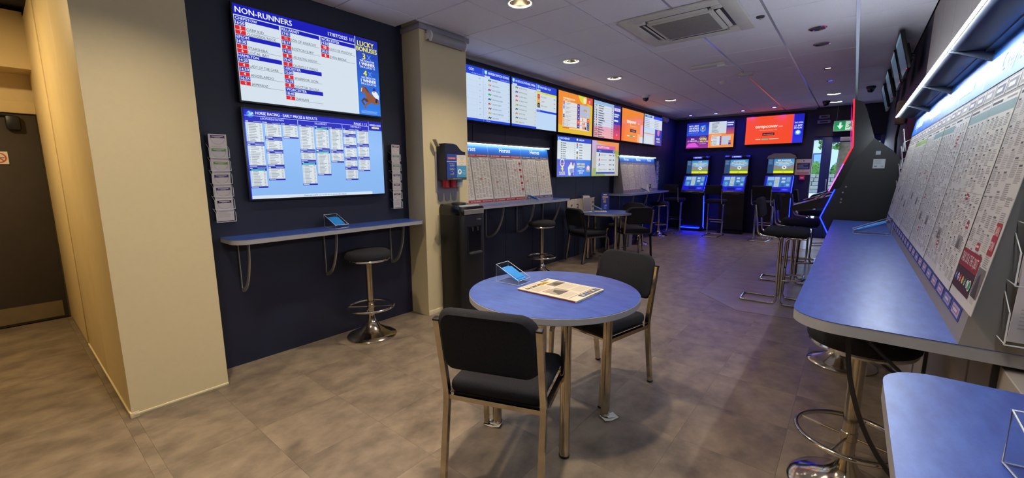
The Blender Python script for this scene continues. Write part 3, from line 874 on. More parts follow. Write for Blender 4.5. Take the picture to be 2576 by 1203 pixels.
for i in range(3):
    a = 0.55+i*0.11
    p.rect(0.61, a, 0.82, a+0.095, '#d5dbe0', 2).rect(0.83, a, 0.905, a+0.095, '#d84a34' if i == 0 else '#1c3ea8', 2).text(['7/4', '10', '34'][i], 0.867, a+0.048, 0.04, '#fff', 'c')
    for k in range(i+1):
        p.rect(0.68+k*0.045, a+0.015, 0.712+k*0.045, a+0.08, ['#d8922e', '#c22f33', '#1b1b22'][k], 3)
row_tv('orange greyhound card television headed BRISTERWOOD in the upper row', 5.412, p)
p = Print(WR, HR, '#cdd5e2')
p.rect(0, 0, 0.72, 0.09, '#8fb4da')
for i in range(14):
    a = 0.09+i*0.066
    p.rect(0.02, a+0.012, 0.05, a+0.05, '#7a8694', 2).rect(0.08, a+0.008, 0.11, a+0.055, HORSECOL[i % 10], 2).rect(0.16, a+0.018, 0.16+random.uniform(0.12, 0.24), a+0.044, '#56606c', 2).rect(0.64, a+0.018, 0.69, a+0.044, '#7a8694', 2).rect(0, a+0.063, 0.72, a+0.066, '#6f7d92', 2)
p.grad(0, 0.68, 0.72, 1.0, '#e0a4b4', '#e8b0b0', 6, 1)  # pink wash: a red reflection painted into the screen colours
for v in (0.75, 0.81, 0.87, 0.93):
    p.rect(0.02, v, 0.2, v+0.02, '#a85a70', 2).rect(0, v+0.035, 0.72, v+0.038, '#9a6a84', 2)
p.rect(0.72, 0, 1, 1, '#2438a0').rect(0.74, 0.07, 0.98, 0.16, '#d8c8e8', 2).text('EXTRA', 0.86, 0.115, 0.05, '#6050b0', 'c')
p.rect(0.74, 0.24, 0.94, 0.28, '#c8d4f2', 2).rect(0.74, 0.30, 0.9, 0.34, '#c8d4f2', 2).rect(0.74, 0.42, 0.9, 0.47, '#dfe8f8', 2)
p.grad(0.72, 0.55, 1, 1, '#8a3a90', '#e04a3a', 8, 2)
p.poly([(0.80, 0.72), (0.86, 0.60), (0.94, 0.56), (0.96, 0.72)], '#a04050', 3).text('3X', 0.86, 0.86, 0.06, '#ff9ad0', 'c', bold=0.02)
row_tv('pale results list television with a painted red reflection in the upper row', 6.508, p)
p = Print(WR, HR, '#e9842a')
p.poly([(0, 0.42), (0.16, 0.5), (0.10, 1), (0, 1)], '#f2702a', 1)
p.rect(0.72, 0.72, 1, 1, '#eda676', 1).rect(0.86, 0.40, 1.0, 0.72, '#e8a0b8', 1).rect(0.83, 0.80, 1.0, 1.0, '#ccd2dc', 2)
p.text('tempcover', 0.22, 0.36, 0.115, '#fff4e6', maxu=0.50, bold=0.02).text('.com', 0.73, 0.385, 0.045, '#fff4e6', maxu=0.10)
p.text('Temporary Car Insurance - Fast', 0.52, 0.50, 0.028, '#ffe6cc', 'c', 0.48).rect(0.38, 0.60, 0.66, 0.69, '#3a1820', 2).text('Get tempcover', 0.52, 0.645, 0.032, '#f6d9c4', 'c', 0.24)
p.rect(0.25, 0.81, 0.36, 0.835, '#ffe6cc', 2).rect(0.38, 0.80, 0.5, 0.85, '#3aa878', 2).rect(0.52, 0.81, 0.62, 0.835, '#ffe6cc', 2)
row_tv('orange insurance advert television reading tempcover in the upper row', 7.606, p)
p = Print(WR, HR, '#cfd6dc')
p.rect(0.04, 0.02, 0.42, 0.09, '#2f6fb0').text('GREYHOUNDS', 0.23, 0.055, 0.035, '#dff', 'c').rect(0.5, 0.0, 1, 0.10, '#1a3fd0')
for i in range(6):
    p.rect(0.06, 0.14+i*0.06, 0.3, 0.16+i*0.06, '#9aa4ae', 2).rect(0.56, 0.14+i*0.06, 0.8, 0.16+i*0.06, '#9aa4ae', 2)
p.rect(0, 0.42, 1, 1, '#b8cfe6', 2).rect(0, 0.62, 0.55, 0.66, '#e8945a', 3).rect(0.08, 0.72, 0.48, 0.98, '#c9d4dc', 3).rect(0.55, 0.60, 0.58, 1, '#ee7a3a', 3)
p.rect(0.60, 0.45, 1, 1, '#2433b0', 3).disc(0.80, 0.55, 0.07, '#d86a8a', 4).text("MON'S", 0.8, 0.78, 0.08, '#f0ea9a', 'c', bold=0.03, l=5).text('£1 MILLION', 0.8, 0.88, 0.05, '#f0ea9a', 'c', 0.34, 0.03, l=5)
row_tv('split picture television at the far end of the upper row', 8.69, p)
p = Print(WR, HR, '#ccd6dd')
p.rect(0, 0, 1, 0.12, '#1746c0').text('9:52 CHESHOLT', 0.08, 0.05, 0.045, '#dff0ff', bold=0.02).text('HARLOW', 0.61, 0.05, 0.045, '#dff0ff', bold=0.02)
p.rect(0.02, 0.03, 0.055, 0.08, '#79c4ea', 2).rect(0.54, 0.02, 0.58, 0.07, '#d9f0fa', 2).rect(0.02, 0.09, 0.1, 0.125, '#c9d6f6', 2)
for i in range(8):
    v = 0.15+i*0.054
    p.rect(0.10, v, 0.12, v+0.03, '#3a4048', 2).rect(0.14, v+0.006, 0.14+random.uniform(0.07, 0.12), v+0.026, '#6a747e', 2).rect(0.02, v+0.044, 0.5, v+0.046, '#aab6c2', 2).rect(0.48, v+0.006, 0.5, v+0.026, '#8b97a2', 2)
for i, c in enumerate(('#c23330', '#2f8fd0', '#e8e8e8', '#1b1b22', '#d8b04a', '#3a3a44')):
    v = 0.14+i*0.07
    p.rect(0.545, v, 0.58, v+0.066, c, 2).rect(0.62, v+0.025, 0.72, v+0.045, '#6a747e', 2).rect(0.6, v+0.062, 1, v+0.064, '#aab6c2', 2)
p.rect(0, 0.565, 1, 0.59, '#2f6fe0', 2)
p.grad(0, 0.59, 0.53, 1, '#2a22b4', '#3450d8', 6, 1).rect(0.53, 0.59, 1, 1, '#1868d0', 1)
p.ring(0.14, 0.66, 0.06, 0.014, '#dfe8ff', 3).rect(0.09, 0.665, 0.18, 0.69, '#e05a6a', 4).text('4', 0.14, 0.80, 0.15, '#f0e640', 'c', bold=0.04).text('PLACES', 0.14, 0.91, 0.055, '#f0e640', 'c', 0.19, 0.03).rect(0.06, 0.955, 0.22, 0.963, '#dfe8ff', 3)
p.poly([(0.32, 0.98), (0.30, 0.78), (0.35, 0.70), (0.40, 0.68), (0.46, 0.76), (0.47, 0.98)], '#c9d4f0', 2).disc(0.39, 0.68, 0.025, '#e2c0a8', 3).poly([(0.44, 0.78), (0.47, 0.66), (0.49, 0.66), (0.48, 0.80)], '#e2d86a', 3).poly([(0.34, 0.82), (0.44, 0.80), (0.45, 0.90), (0.36, 0.92)], '#6a7ac0', 3).poly([(0.38, 0.92), (0.46, 0.90), (0.46, 1.0), (0.38, 1.0)], '#2028a0', 3)
p.text('BEST ODDS', 0.69, 0.685, 0.055, '#f4f07a', 'c', 0.26, 0.03).text('GUARANTEED', 0.69, 0.75, 0.045, '#f4f07a', 'c', 0.26, 0.03).text('including', 0.69, 0.80, 0.03, '#e6f2ff', 'c').text('CHEPSTOW', 0.69, 0.86, 0.045, '#e6f2ff', 'c', 0.24, 0.02).text('EPSOM', 0.69, 0.92, 0.045, '#e6f2ff', 'c', 0.2, 0.02)
p.poly([(0.86, 0.86), (0.84, 0.78), (0.90, 0.70), (0.97, 0.74), (0.98, 0.86)], '#c98a9a', 3).disc(0.92, 0.78, 0.032, '#e8eaf4', 4).text('3', 0.92, 0.78, 0.07, '#20242c', 'c', l=6).rect(0.86, 0.86, 0.98, 0.89, '#4aa878', 4)
row_tv('blue offers television reading 4 PLACES and BEST ODDS in the lower row', 5.398, p, 1.355)
p = Print(WR, HR, '#b3aea6')
p.poly([(0, 0), (1, 0), (1, 0.26), (0.55, 0.12), (0.3, 0.08)], '#e38f4e', 1).poly([(0, 0), (0.16, 0), (0.06, 0.42), (0, 0.5)], '#bfa8d2', 2).poly([(0.8, 0.2), (1, 0.25), (1, 0.5), (0.86, 0.4)], '#9aa24e', 2).poly([(0, 1), (0.05, 0.78), (0.3, 0.74), (0.5, 1)], '#93a45c', 1)
p.rect(0.16, 0.12, 0.86, 0.23, '#c765a0', 2).text('5/8 KEMPTON PARK', 0.18, 0.175, 0.06, '#f0d0e4', maxu=0.45, bold=0.02).rect(0.16, 0.23, 0.86, 0.325, '#2748a4', 2).text('12', 0.79, 0.27, 0.06, '#d4e0ff', 'c', bold=0.02).text('Runner', 0.25, 0.28, 0.03, '#d4e0ff')
for i, nm in enumerate(('SPIDER HOUSE', 'UNDER THE LAW', 'GETTYBIDDE', 'BILLS OF MERCURY')):
    a = 0.325+i*0.14
    p.rect(0.16, a, 0.86, a+0.137, '#cbd3da', 2).text(nm, 0.31, a+0.07, 0.034, '#56606a', maxu=0.24).rect(0.62, a+0.05, 0.72, a+0.085, '#7b858f', 3).rect(0.77, a+0.04, 0.82, a+0.09, '#7b858f', 3).rect(0.735, a, 0.738, a+0.137, '#98a2ac', 3)
    p.poly([(0.24, a+0.12), (0.25, a+0.03), (0.28, a+0.03), (0.285, a+0.12), (0.262, a+0.09)], ['#2a2a30', '#c22f53', '#5a4aa0', '#c2b23a'][i], 3).text(str(i+2), 0.19, a+0.07, 0.035, '#68727c')
p.rect(0.16, 0.885, 0.86, 0.935, '#2748a4', 3)
row_tv('pale runners list television with a pink heading in the lower row', 6.474, p, 1.352)

# two televisions on the far wall
WB, HB = 1.06, 0.60
p = Print(WB, HB, '#1c25a8')
p.grad(0, 0, 0.48, 0.5, '#1a20a0', '#2c54d8', 5).text('NO LIMIT', 0.05, 0.12, 0.07, '#eef2ff', bold=0.03, maxu=0.21).text('ON BONUS', 0.05, 0.21, 0.07, '#eef2ff', bold=0.03, maxu=0.21).text('PAYOUTS', 0.05, 0.30, 0.07, '#eef2ff', bold=0.03, maxu=0.21).text('on selected markets', 0.05, 0.38, 0.03, '#aebcf4')
p.poly([(0.30, 0.13), (0.40, 0.10), (0.41, 0.30), (0.35, 0.38), (0.29, 0.30)], '#3aa0e8', 2).disc(0.35, 0.23, 0.04, '#8a2a70', 3).poly([(0.345, 0.16), (0.365, 0.16), (0.35, 0.22), (0.365, 0.22), (0.34, 0.31), (0.345, 0.24), (0.33, 0.24)], '#f2e8f8', 5)
p.grad(0, 0.5, 0.48, 1, '#201a78', '#a0309a', 6).text("BIG", 0.14, 0.63, 0.06, '#f0e8ff', 'c', bold=0.03).text('£1 MILLION', 0.13, 0.71, 0.05, '#f0e8ff', 'c', 0.2, 0.03).poly([(0, 0.95), (0.05, 0.80), (0.2, 0.78), (0.28, 0.95)], '#d85ad0', 2).rect(0, 0.9, 0.3, 1, '#a82ab0', 1)
p.text('A chance to', 0.36, 0.56, 0.03, '#f0e640', 'c').text('WIN', 0.36, 0.64, 0.09, '#f0e640', 'c', bold=0.04).text('£1 MILLION', 0.36, 0.74, 0.06, '#f0e640', 'c', 0.22, 0.03).text('every Saturday', 0.36, 0.82, 0.03, '#f0e8ff', 'c')
p.rect(0.48, 0, 0.84, 0.46, '#c9d3da')
for i in range(9):
    p.rect(0.54, 0.03+i*0.047, 0.54+random.uniform(0.08, 0.16), 0.05+i*0.047, '#7f8a94', 2).rect(0.5, 0.068+i*0.047, 0.83, 0.071+i*0.047, '#a4aeb8', 2)
p.rect(0.84, 0, 1, 0.5, '#2a2a8a').rect(0.85, 0.05, 0.98, 0.09, '#cfd6f0', 2).rect(0.85, 0.13, 0.97, 0.17, '#cfd6f0', 2).grad(0.84, 0.24, 1, 0.5, '#6a3a80', '#c85a50', 5, 2)
p.rect(0.48, 0.46, 1, 1, '#ef8a34').rect(0.54, 0.56, 0.72, 0.92, '#d3d9dd', 2).rect(0.76, 0.56, 0.94, 0.9, '#b9c2d2', 2)
for i in range(6):
    p.rect(0.55, 0.575+i*0.058, 0.565, 0.61+i*0.058, ['#c22f33', '#2f7fd0', '#ddd', '#222', '#d8922e', '#888'][i], 3).rect(0.58, 0.585+i*0.058, 0.66, 0.60+i*0.058, '#6a747e', 3).rect(0.72, 0.57+i*0.058, 0.75, 0.617+i*0.058, '#1c3ea8', 3)
p.rect(0.9, 0.74, 0.95, 0.80, '#d84a34', 3).rect(0.9, 0.82, 0.95, 0.9, '#1c3ea8', 3).text('BRISTERWOOD', 0.55, 0.52, 0.035, '#fff1da')
television('four way split television on the far wall above the left betting terminal', WB, HB, (-2.80, YB-0.05, 1.995), 0, p, depth=0.02)
p = Print(WB+0.03, HB+0.005, '#f04a1c')
p.text('tempcover', 0.17, 0.36, 0.115, '#fff4e6', maxu=0.40, bold=0.02, slant=0.08).text('.com', 0.575, 0.385, 0.05, '#fff4e6', maxu=0.10).text('Temporary Car Insurance - Fast', 0.40, 0.50, 0.03, '#ffdcc4', 'c', 0.32).rect(0.31, 0.60, 0.52, 0.69, '#3a1014', 2).text('Get tempcover', 0.415, 0.645, 0.035, '#f6d9c4', 'c', 0.18)
p.rect(0.19, 0.81, 0.28, 0.835, '#ffd8c0', 2).rect(0.30, 0.80, 0.42, 0.85, '#6fb08a', 2).rect(0.44, 0.81, 0.6, 0.835, '#ffd8c0', 2)
p.rect(0.82, 0, 0.835, 1, '#b03ac8', 2).grad(0.835, 0, 1, 1, '#1c1cb4', '#2430d8', 5, 2).text('THE OPEN', 0.915, 0.30, 0.05, '#dfe6ff', 'c', 0.14, 0.03).text('£1 BET', 0.915, 0.40, 0.06, '#eaf0ff', 'c', 0.13, 0.03).text('IN PLAY', 0.915, 0.48, 0.06, '#eaf0ff', 'c', 0.13, 0.03).disc(0.915, 0.64, 0.05, '#4aa0e0', 4).disc(0.915, 0.63, 0.032, '#e8ecf2', 5)
television('orange advert television reading tempcover on the far wall beside the door', WB+0.03, HB+0.005, (-1.485, YB-0.05, 2.03), 0, p, depth=0.02)

# ------------------------------------------------------------------ shelves and counters
def bracket(m_parent, x, zt, zb, wall_y, reach, name='bracket', thin=False):
    """curved steel bracket in the plane x = const (local, wall at +y)"""
    g = MB()
    sq = (0.013, 0.007) if thin else (0.028, 0.006)
    g.tube([(x, wall_y-0.004, zt), (x, wall_y-0.004, zb)], 0, square=sq)
    if thin:
        g.tube([(x, wall_y-reach*0.93, zt), (x, wall_y-0.006, zb*0.55)], 0, square=sq)
    arc = []
    for k in range(15):
        a = (PI/2)*k/14
        arc.append((x, wall_y-0.008-reach*math.cos(a)**0.9 if k < 14 else wall_y-0.006, zt-(zt-zb)*math.sin(a)**1.15 if k else zt))
    g.tube(arc, 0, square=sq)
    g.box((x, wall_y-reach/2, zt-0.003), (0.026, reach, 0.006))
    return g.build(name, M_brk if thin else M_alu, m_parent)

def shelf(name, label, L, depth, loc, rz, brackets, zb, rads, th=0.034, reach=None, wy=0.0):
    """local x along the shelf 0..L, wall at y=0, front at y=-depth, top at z=0"""
    t = thing(name, label, 'shelf', loc, rz)
    out = rrect(0, -depth, L, 0, rads)
    top = MB().prism(out, -0.0015, 0.0, 'z').build('laminate_top', M_lam, t)
    ins = rrect(0.001, -depth+0.001, L-0.001, -0.001, [max(0, r-0.001) for r in rads])
    MB().prism(ins, -th, -0.0015, 'z').build('edge_band', M_edge, t)
    for bx in brackets:
        bracket(t, bx, -th, zb, wy, reach or depth*0.8, thin=wy < 0)
    return t
shelf('wall_shelf', 'blue topped wall shelf with three curved brackets under the two large televisions', 1.585, 0.285, (XL1, 0.965, 0.965), PI/2, (0.10, 0.735, 1.385), 0.565-0.965, (0.10, 0.05, 0, 0), reach=0.21)
Z2 = 1.035
shelf('wall_shelf', 'blue topped wall shelf below the Horses newspaper board beside the water cooler', 2.17, 0.375, (XL2, 3.19, Z2), PI/2, (0.72, 1.35, 1.98), 0.60-Z2, (0.0, 0.03, 0, 0), reach=0.29)
shelf('wall_shelf', 'far blue topped wall shelf under the small newspaper board by the terminals', 2.30, 0.40, (XL2, 7.32, 1.015), PI/2, (0.5, 1.2, 1.95), 0.6-1.015, (0.16, 0.12, 0, 0), reach=0.30)
ZR = 0.95
# right hand counter: wall at +x, local x runs towards -y
shelf('long_counter', 'long blue topped counter along the right wall under the newspaper boards', 3.50, 0.507, (XR-0.013, 5.055, ZR), -PI/2, (0.55, 1.75, 2.42, 3.455), 0.42-ZR, (0.0, 0.13, 0, 0), th=0.036, reach=0.30, wy=-0.047)
shelf('side_counter', 'nearest blue topped counter end with a rounded corner at the lower right', 1.6, 0.297, (XR-0.013, 1.275, ZR), -PI/2, (0.4, 1.2), 0.42-ZR, (0.10, 0.0, 0, 0), th=0.04, reach=0.2, wy=-0.047)

# ------------------------------------------------------------------ newspaper boards
PAPER = ['#cdc9c2', '#d3cfc6', '#c9c5c0', '#d0ccc8']
def newsprint(w, h, seed, band=None, reds=2, photos=1, top='#4a4a50', foot=None, big=None, fine=1.0):
    r = random.Random(seed)
    p = Print(w, h, PAPER[seed % 4], layer=0.0003, thick=0.0015)
    p.rect(0.04, 0.012, 0.45, 0.026, top, 1).rect(0.6, 0.012, 0.95, 0.022, '#8a878a', 1)
    if band:
        p.rect(0.0, 0.035, 1.0, 0.085, band, 1)
    cols = 5
    for c in range(cols):
        u0 = 0.035+c*0.19
        v = 0.10 if band else 0.05
        while v < 0.94:
            n = r.randint(4, 9)
            hgt = n*0.0105/fine
            if abs(v+hgt/2-0.5) < 0.03:
                v += 0.03
            if r.random() < 0.75:
                p.rect(u0, v, u0+r.uniform(0.05, 0.10), v+0.009, r.choice(['#4c4a4c', '#5d5a5c', '#76727a']), 1)
            v += 0.013
            p.lines(u0, v, u0+0.165, min(0.96, v+hgt), n, r.choice(['#8f8c8a', '#999694', '#a5a29e']), 0.55, 1, 0.3, r.random())
            v += hgt+0.01
    for k in range(reds):
        a, b = r.uniform(0.1, 0.8), r.uniform(0.12, 0.85)
        p.rect(a, b, a+0.12, b+0.035, '#a03038', 2).rect(a+0.015, b+0.012, a+0.10, b+0.022, '#e0c8c4', 3)
    for k in range(photos):
        a, b = r.uniform(0.05, 0.65), r.uniform(0.55, 0.8)
        p.rect(a, b, a+0.25, b+0.07, '#8d8986', 2).poly([(a+0.03, b+0.07), (a+0.08, b+0.02), (a+0.14, b+0.015), (a+0.2, b+0.07)], '#5c5756', 3)
    p.rect(0, 0.499, 1, 0.502, '#9a968f', 2)
    if foot:
        p.rect(0, 0.965, 1, 1, foot, 2)
    if big:
        big(p)
    return p

def news_board(label, L, H, d0, d1, loc, rz, heads, headh, hood_out, strip, hood_h=0.02, endcaps=True, hood_rise=0.0):
    """slanted display board; local x 0..L, wall at y=0; foot at y=-d0, head at y=-d1, height H"""
    t = thing('newspaper_board', label, 'display board', loc, rz)
    MB().prism([(0, 0), (-d0, 0), (-d1, H), (0, H)], 0.0, L, 'x').build('backing', M_grey_board, t)
    tilt = -math.atan2(d0-d1, H)
    sl = math.hypot(H, d0-d1)
    hp = Print(L, headh, '#115cb4', layer=0.0005, centre=False)
    hp.grad(0, 0, 1, 0.5, '#1a68c4', '#115cb4', 3, 1)
    n = len(heads)
    for i, h in enumerate(heads):
        hp.text(h, (i+0.5)/n, 0.52, 0.42, '#f2f8ff', 'c', 0.8/n, 0.02)
        if i:
            hp.rect(i/n-0.0008, 0, i/n+0.0008, 1, '#8fb8e8', 3)
    s0 = H-headh*H/sl
    yh = -(d0+(d1-d0)*s0/H)
    hp.build('header', M_back_lit, t, (0, yh-0.002, s0), (tilt, 0, 0))
    hd = MB()
    hd.prism([(0.0, H), (-d1-hood_out, H+hood_rise), (-d1-hood_out, H+hood_rise+hood_h), (0.0, H+hood_h)], -0.005, L+0.005, 'x')
    hd.build('light_hood', M_steel, t)
    return t, tilt, d0, d1, H
def pin_page(board, pr, x, zc, label, tiltz=0.0, off=0.003, group='newspaper sheets on the boards'):
    t, tilt, d0, d1, H = board
    y = -(d0+(d1-d0)*zc/H)-off
    loc = Matrix.Rotation(t.rotation_euler.z, 4, 'Z') @ Vector((x, y, zc))
    o = pr.build('newspaper_page', M_print, None, Vector(t.location)+loc, (tilt, tiltz, t.rotation_euler.z))
    return tag(o, label, 'newspaper', group)

# board in the second bay
B2 = (XL2, 3.20, Z2)
b2 = news_board('Horses newspaper board with a lit blue header above the shelf by the water cooler', 1.94, 0.715, 0.21, 0.09, B2, PI/2, ['Horses', 'Horses', 'Horses'], 0.125, 0.05, None)
MB().span((0.0, -0.135, 0.708), (1.94, -0.115, 0.716), 0.002).build('light_tube', M_strip, b2[0])
def band_print(L, h, txt, col, tc='#f2e4e0', n=6):
    p = Print(L, h, col, layer=0.0003, thick=0.001)
    for i in range(n):
        p.text(txt, (i+0.5)/n, 0.5, 0.5, tc, 'c', 0.8/n, 0.02)
    return p
ordw = ['first', 'second', 'third', 'fourth', 'fifth', 'sixth', 'seventh', 'eighth', 'ninth', 'tenth', 'eleventh', 'twelfth', 'thirteenth']
for i in range(6):
    x = 0.165+i*0.322
    def side_red(p, i=i):
        if i == 3:
            for k in range(5):
                p.rect(0.80, 0.10+k*0.17, 0.96, 0.16+k*0.17, '#a8343c', 3).rect(0.82, 0.19+k*0.17, 0.94, 0.20+k*0.17, '#5a4a4a', 3)
    pin_page(b2, newsprint(0.30, 0.50, 20+i, reds=1, photos=0, top='#33343c', big=side_red), x, 0.062, ordw[i] + ' newspaper sheet from the water cooler on the Horses board', R(random.uniform(-0.4, 0.4)))
for i in range(3):
    c, tx = (('#b0262e', 'BEST ODDS MEETING'), ('#b0262e', 'BEST ODDS MEETING'), ('#4a4f86', 'EPSOM  CHEPSTOW'))[i]
    for z, w_ in ((0.565, 'upper'), (0.03, 'lower')):
        p = band_print(0.60, 0.024, tx, c, n=3)
        t, tilt, d0, d1, H = b2
        y = -(d0+(d1-d0)*z/H)-0.004
        o = p.build('strip_label', M_print, t, (0.325+i*0.645, y, z), (tilt, 0, 0))
# far board
b3 = news_board('small far newspaper board with a lit blue header beside the betting terminals', 1.79, 0.715, 0.21, 0.09, (XL2, 7.565, 1.015), PI/2, ['Horses', 'Horses', 'Horses'], 0.125, 0.05, None)
MB().span((0.0, -0.135, 0.708), (1.79, -0.115, 0.716), 0.002).build('light_tube', M_strip, b3[0])
for i in range(6):
    pin_page(b3, newsprint(0.28, 0.50, 40+i, reds=1 if i % 2 else 2, photos=0, top='#3c3c44'), 0.155+i*0.296, 0.062, ordw[i] + ' newspaper sheet from the left on the far small board', R(random.uniform(-0.4, 0.4)))
t, tilt, d0, d1, H = b3
for z, c, tx in ((0.565, '#8d8fa8', 'FORM'), (0.035, '#a86a80', 'RESULT')):
    band_print(1.75 if z > 0.1 else 0.62, 0.02, tx, c, n=14 if z > 0.1 else 6).build('strip_label', M_print, t, (0.895 if z > 0.1 else 0.33, -(d0+(d1-d0)*z/H)-0.004, z), (tilt, 0, 0))

# long board on the right wall; local x runs from far end towards the camera
LR = 3.50
br = news_board('long slanted newspaper board with lit blue Greyhounds header above the right counter', LR, 0.90, 0.133, 0.017, (XR-0.013, 5.055, ZR), -PI/2, ['Greyhounds']*4, 0.155, 0.03, None)
t, tilt, d0, d1, H = br
RR = MB()
for k in range(4):
    a = 0.0 + k*LR/4
    rail = MB().prism([(-0.03, 0.905), (-0.128, 0.913), (-0.143, 0.924), (-0.138, 0.932), (-0.03, 0.925)], a+0.004, a+LR/4-0.004, 'x').build('canopy', M_canopy, t)
    MB().span((a+0.008, -0.156, 0.919), (a+LR/4-0.008, -0.149, 0.926), 0.001).build('light_tube', M_strip_r, t)
    MB().prism([(-0.02, 0.86), (-0.12, 0.905), (-0.15, 0.915), (-0.02, 0.93)], a+LR/4-0.012, a+LR/4-0.004, 'x').build('canopy_bracket', M_canopy, t)
def dan_page(p):
    p.rect(0.80, 0.60, 0.96, 0.74, '#a02a34', 3).text('DAN', 0.88, 0.635, 0.04, '#f0d8d4', 'c', 0.13, 0.02, 5).text('POW', 0.88, 0.70, 0.04, '#f0d8d4', 'c', 0.13, 0.02, 5)
    p.rect(0.0, 0.76, 0.72, 0.955, '#8a1c28', 3).rect(0.0, 0.845, 0.72, 0.955, '#3a1218', 4)
    p.text('TALK US & THE Q&ST', 0.36, 0.80, 0.045, '#f0e0dc', 'c', 0.66, 0.02, 6)
    for k, (c, s_) in enumerate((('#2a4aa0', 'f'), ('#e8e0dc', 'd'), ('#c23a3a', 'o'), ('#d8a03a', 'c'), ('#2a8a50', 's'), ('#e8e8e8', 'x'))):
        p.disc(0.07+k*0.10, 0.90, 0.038, c, 6, 14).text(s_, 0.07+k*0.10, 0.90, 0.03, '#ffffff' if k not in (1, 5) else '#333333', 'c', l=8)
    p.disc(0.655, 0.90, 0.05, '#2f9a58', 6).ring(0.655, 0.90, 0.05, 0.012, '#e8f0ea', 7)
    p.rect(0.75, 0.80, 0.98, 0.93, '#6a6260', 3).poly([(0.78, 0.93), (0.82, 0.84), (0.88, 0.82), (0.95, 0.93)], '#37302f', 4)
bands = [None, None, '#8fa65a', '#9db36a', None, '#7f9a9a', '#7d9796', None, '#8aa0a0', '#8aa0a0', None]
for i in range(11):
    x = 0.20+i*0.318
    last = i == 10
    pin_page(br, newsprint(0.305, 0.60, 60+i, band=bands[i], reds=2 if not last else 1, photos=1 if not last else 0, big=dan_page if last else None, fine=1.25), x, 0.085,
             (ordw[i] + ' newspaper sheet counted from the far end of the right hand board') if not last else 'nearest newspaper sheet on the right hand board with a dark red social media panel', R(random.uniform(-0.5, 0.5)), 0.003+0.0015*(i % 2))
for i in range(24):
    x = 0.12+i*0.141
    p = Print(0.128, 0.04, '#34418f', layer=0.0003, thick=0.001)
    p.rect(0.12, 0.15, 0.88, 0.85, ['#b09cb8', '#a094bc', '#b4a2b4'][i % 3], 1).rect(0.2, 0.32, 0.78, 0.68, ['#8f6a90', '#7078a8', '#a27090'][i % 3], 2).rect(0.28, 0.40, 0.7, 0.60, '#d0c4d4', 3)
    p.build('strip_label', M_print, t, (x, -(d0+(d1-d0)*0.052/H)-0.003, 0.04), (tilt, 0, 0))
    p = Print(0.128, 0.045, '#b5b1ac', layer=0.0003, thick=0.001)
    p.rect(0.06, 0.15, 0.9, 0.85, ['#7d7a82', '#948f90', '#6c6a76'][i % 3], 1).rect(0.15, 0.35, 0.7, 0.65, '#c8c4be', 2)
    p.build('strip_label', M_print, t, (x, -(d0+(d1-d0)*0.715/H)-0.004, 0.692), (tilt, 0, 0))

bn = news_board('newspaper board above the nearest counter at the right edge', 1.55, 0.90, 0.030, 0.010, (XR-0.013, 1.235, ZR), -PI/2, ['Greyhounds', 'Greyhounds'], 0.155, 0.03, None)
for k in range(2):
    a = k*0.775
    MB().prism([(-0.03, 0.905), (-0.128, 0.913), (-0.143, 0.924), (-0.138, 0.932), (-0.03, 0.925)], a+0.004, a+0.771, 'x').build('canopy', M_canopy, bn[0])
    MB().span((a+0.008, -0.156, 0.919), (a+0.767, -0.149, 0.926), 0.001).build('light_tube', M_strip_r, bn[0])
for i in range(4):
    pin_page(bn, newsprint(0.305, 0.60, 80+i, reds=1, photos=1), 0.22+i*0.34, 0.085, ordw[i] + ' newspaper sheet on the board over the nearest counter')

# ------------------------------------------------------------------ leaflet racks
def leaflet(w, h, col, seed):
    p = Print(w, h, '#cfc9cc', layer=0.0004, thick=0.004)
    p.rect(0.10, 0.05, 0.90, 0.17, col, 1).rect(0.2, 0.08, 0.8, 0.11, '#d8d4dc', 2).rect(0.35, 0.13, 0.65, 0.15, '#b8b4c4', 2)
    p.ring(0.5, 0.17, 0.40, 0.02, '#9d979c', 2, 16, 0, PI)
    p.lines(0.1, 0.55, 0.9, 0.85, 6, '#b5afb2', 0.35, 1, 0.4, seed)
    return p
def leaflet_rack(label, where, n, w, pitch, lh, loc, rz, cols, tilt=R(4), group=None, proud=0.055):
    """stack of pockets, local z from 0 up, back at y=0"""
    t = thing('leaflet_rack', label, 'leaflet rack', loc, rz)
    H = pitch*(n-1)+lh
    MB().span((-w/2-0.006, -0.004, 0), (w/2+0.006, 0, H), 0.001, 1).build('back_plate', M_acr, t)
    lf = []
    for k in range(n):
        z = k*pitch
        pk = MB()
        pk.span((-w/2-0.006, -proud-0.003, z), (w/2+0.006, -proud, z+lh*0.42))
        pk.span((-w/2-0.006, -proud, z), (w/2+0.006, -0.004, z+0.003))
        po = pk.build('pocket', M_acr, t)
        e = MB()
        for sx in (-1, 1):
            e.span((sx*(w/2+0.006)-0.0012, -proud-0.0035, z), (sx*(w/2+0.006)+0.0012, -proud+0.0005, z+lh*0.42))
            e.tube([(sx*(w/2+0.006), -proud, z+lh*0.42), (sx*(w/2+0.006), -0.004, z+lh*0.62)], 0.0012, 5)
            e.tube([(sx*(w/2+0.006), -proud, z+0.002), (sx*(w/2+0.006), -0.004, z+0.002)], 0.0012, 5)
        e.span((-w/2-0.006, -proud-0.0035, z-0.001), (w/2+0.006, -proud+0.0005, z+0.0015))
        e.build('pocket_edge', M_acr_edge, po)
        p = leaflet(w, lh, cols[k], k)
        off = Matrix.Rotation(rz, 4, 'Z') @ Vector((0, -proud+0.012, z+0.006))
        o = p.build('leaflet', M_print, None, Vector(loc)+off, (tilt, R(random.uniform(-1, 1)), rz))
        tag(o, 'white leaflet in the %s pocket up of the %s' % (ordw[k], where), 'leaflet', group or 'leaflets in the ' + where)
    return t
LC = ['#221e3a', '#3a2a78', '#3a3278', '#6a9a4a', '#6a9a4a', '#5a3a78']
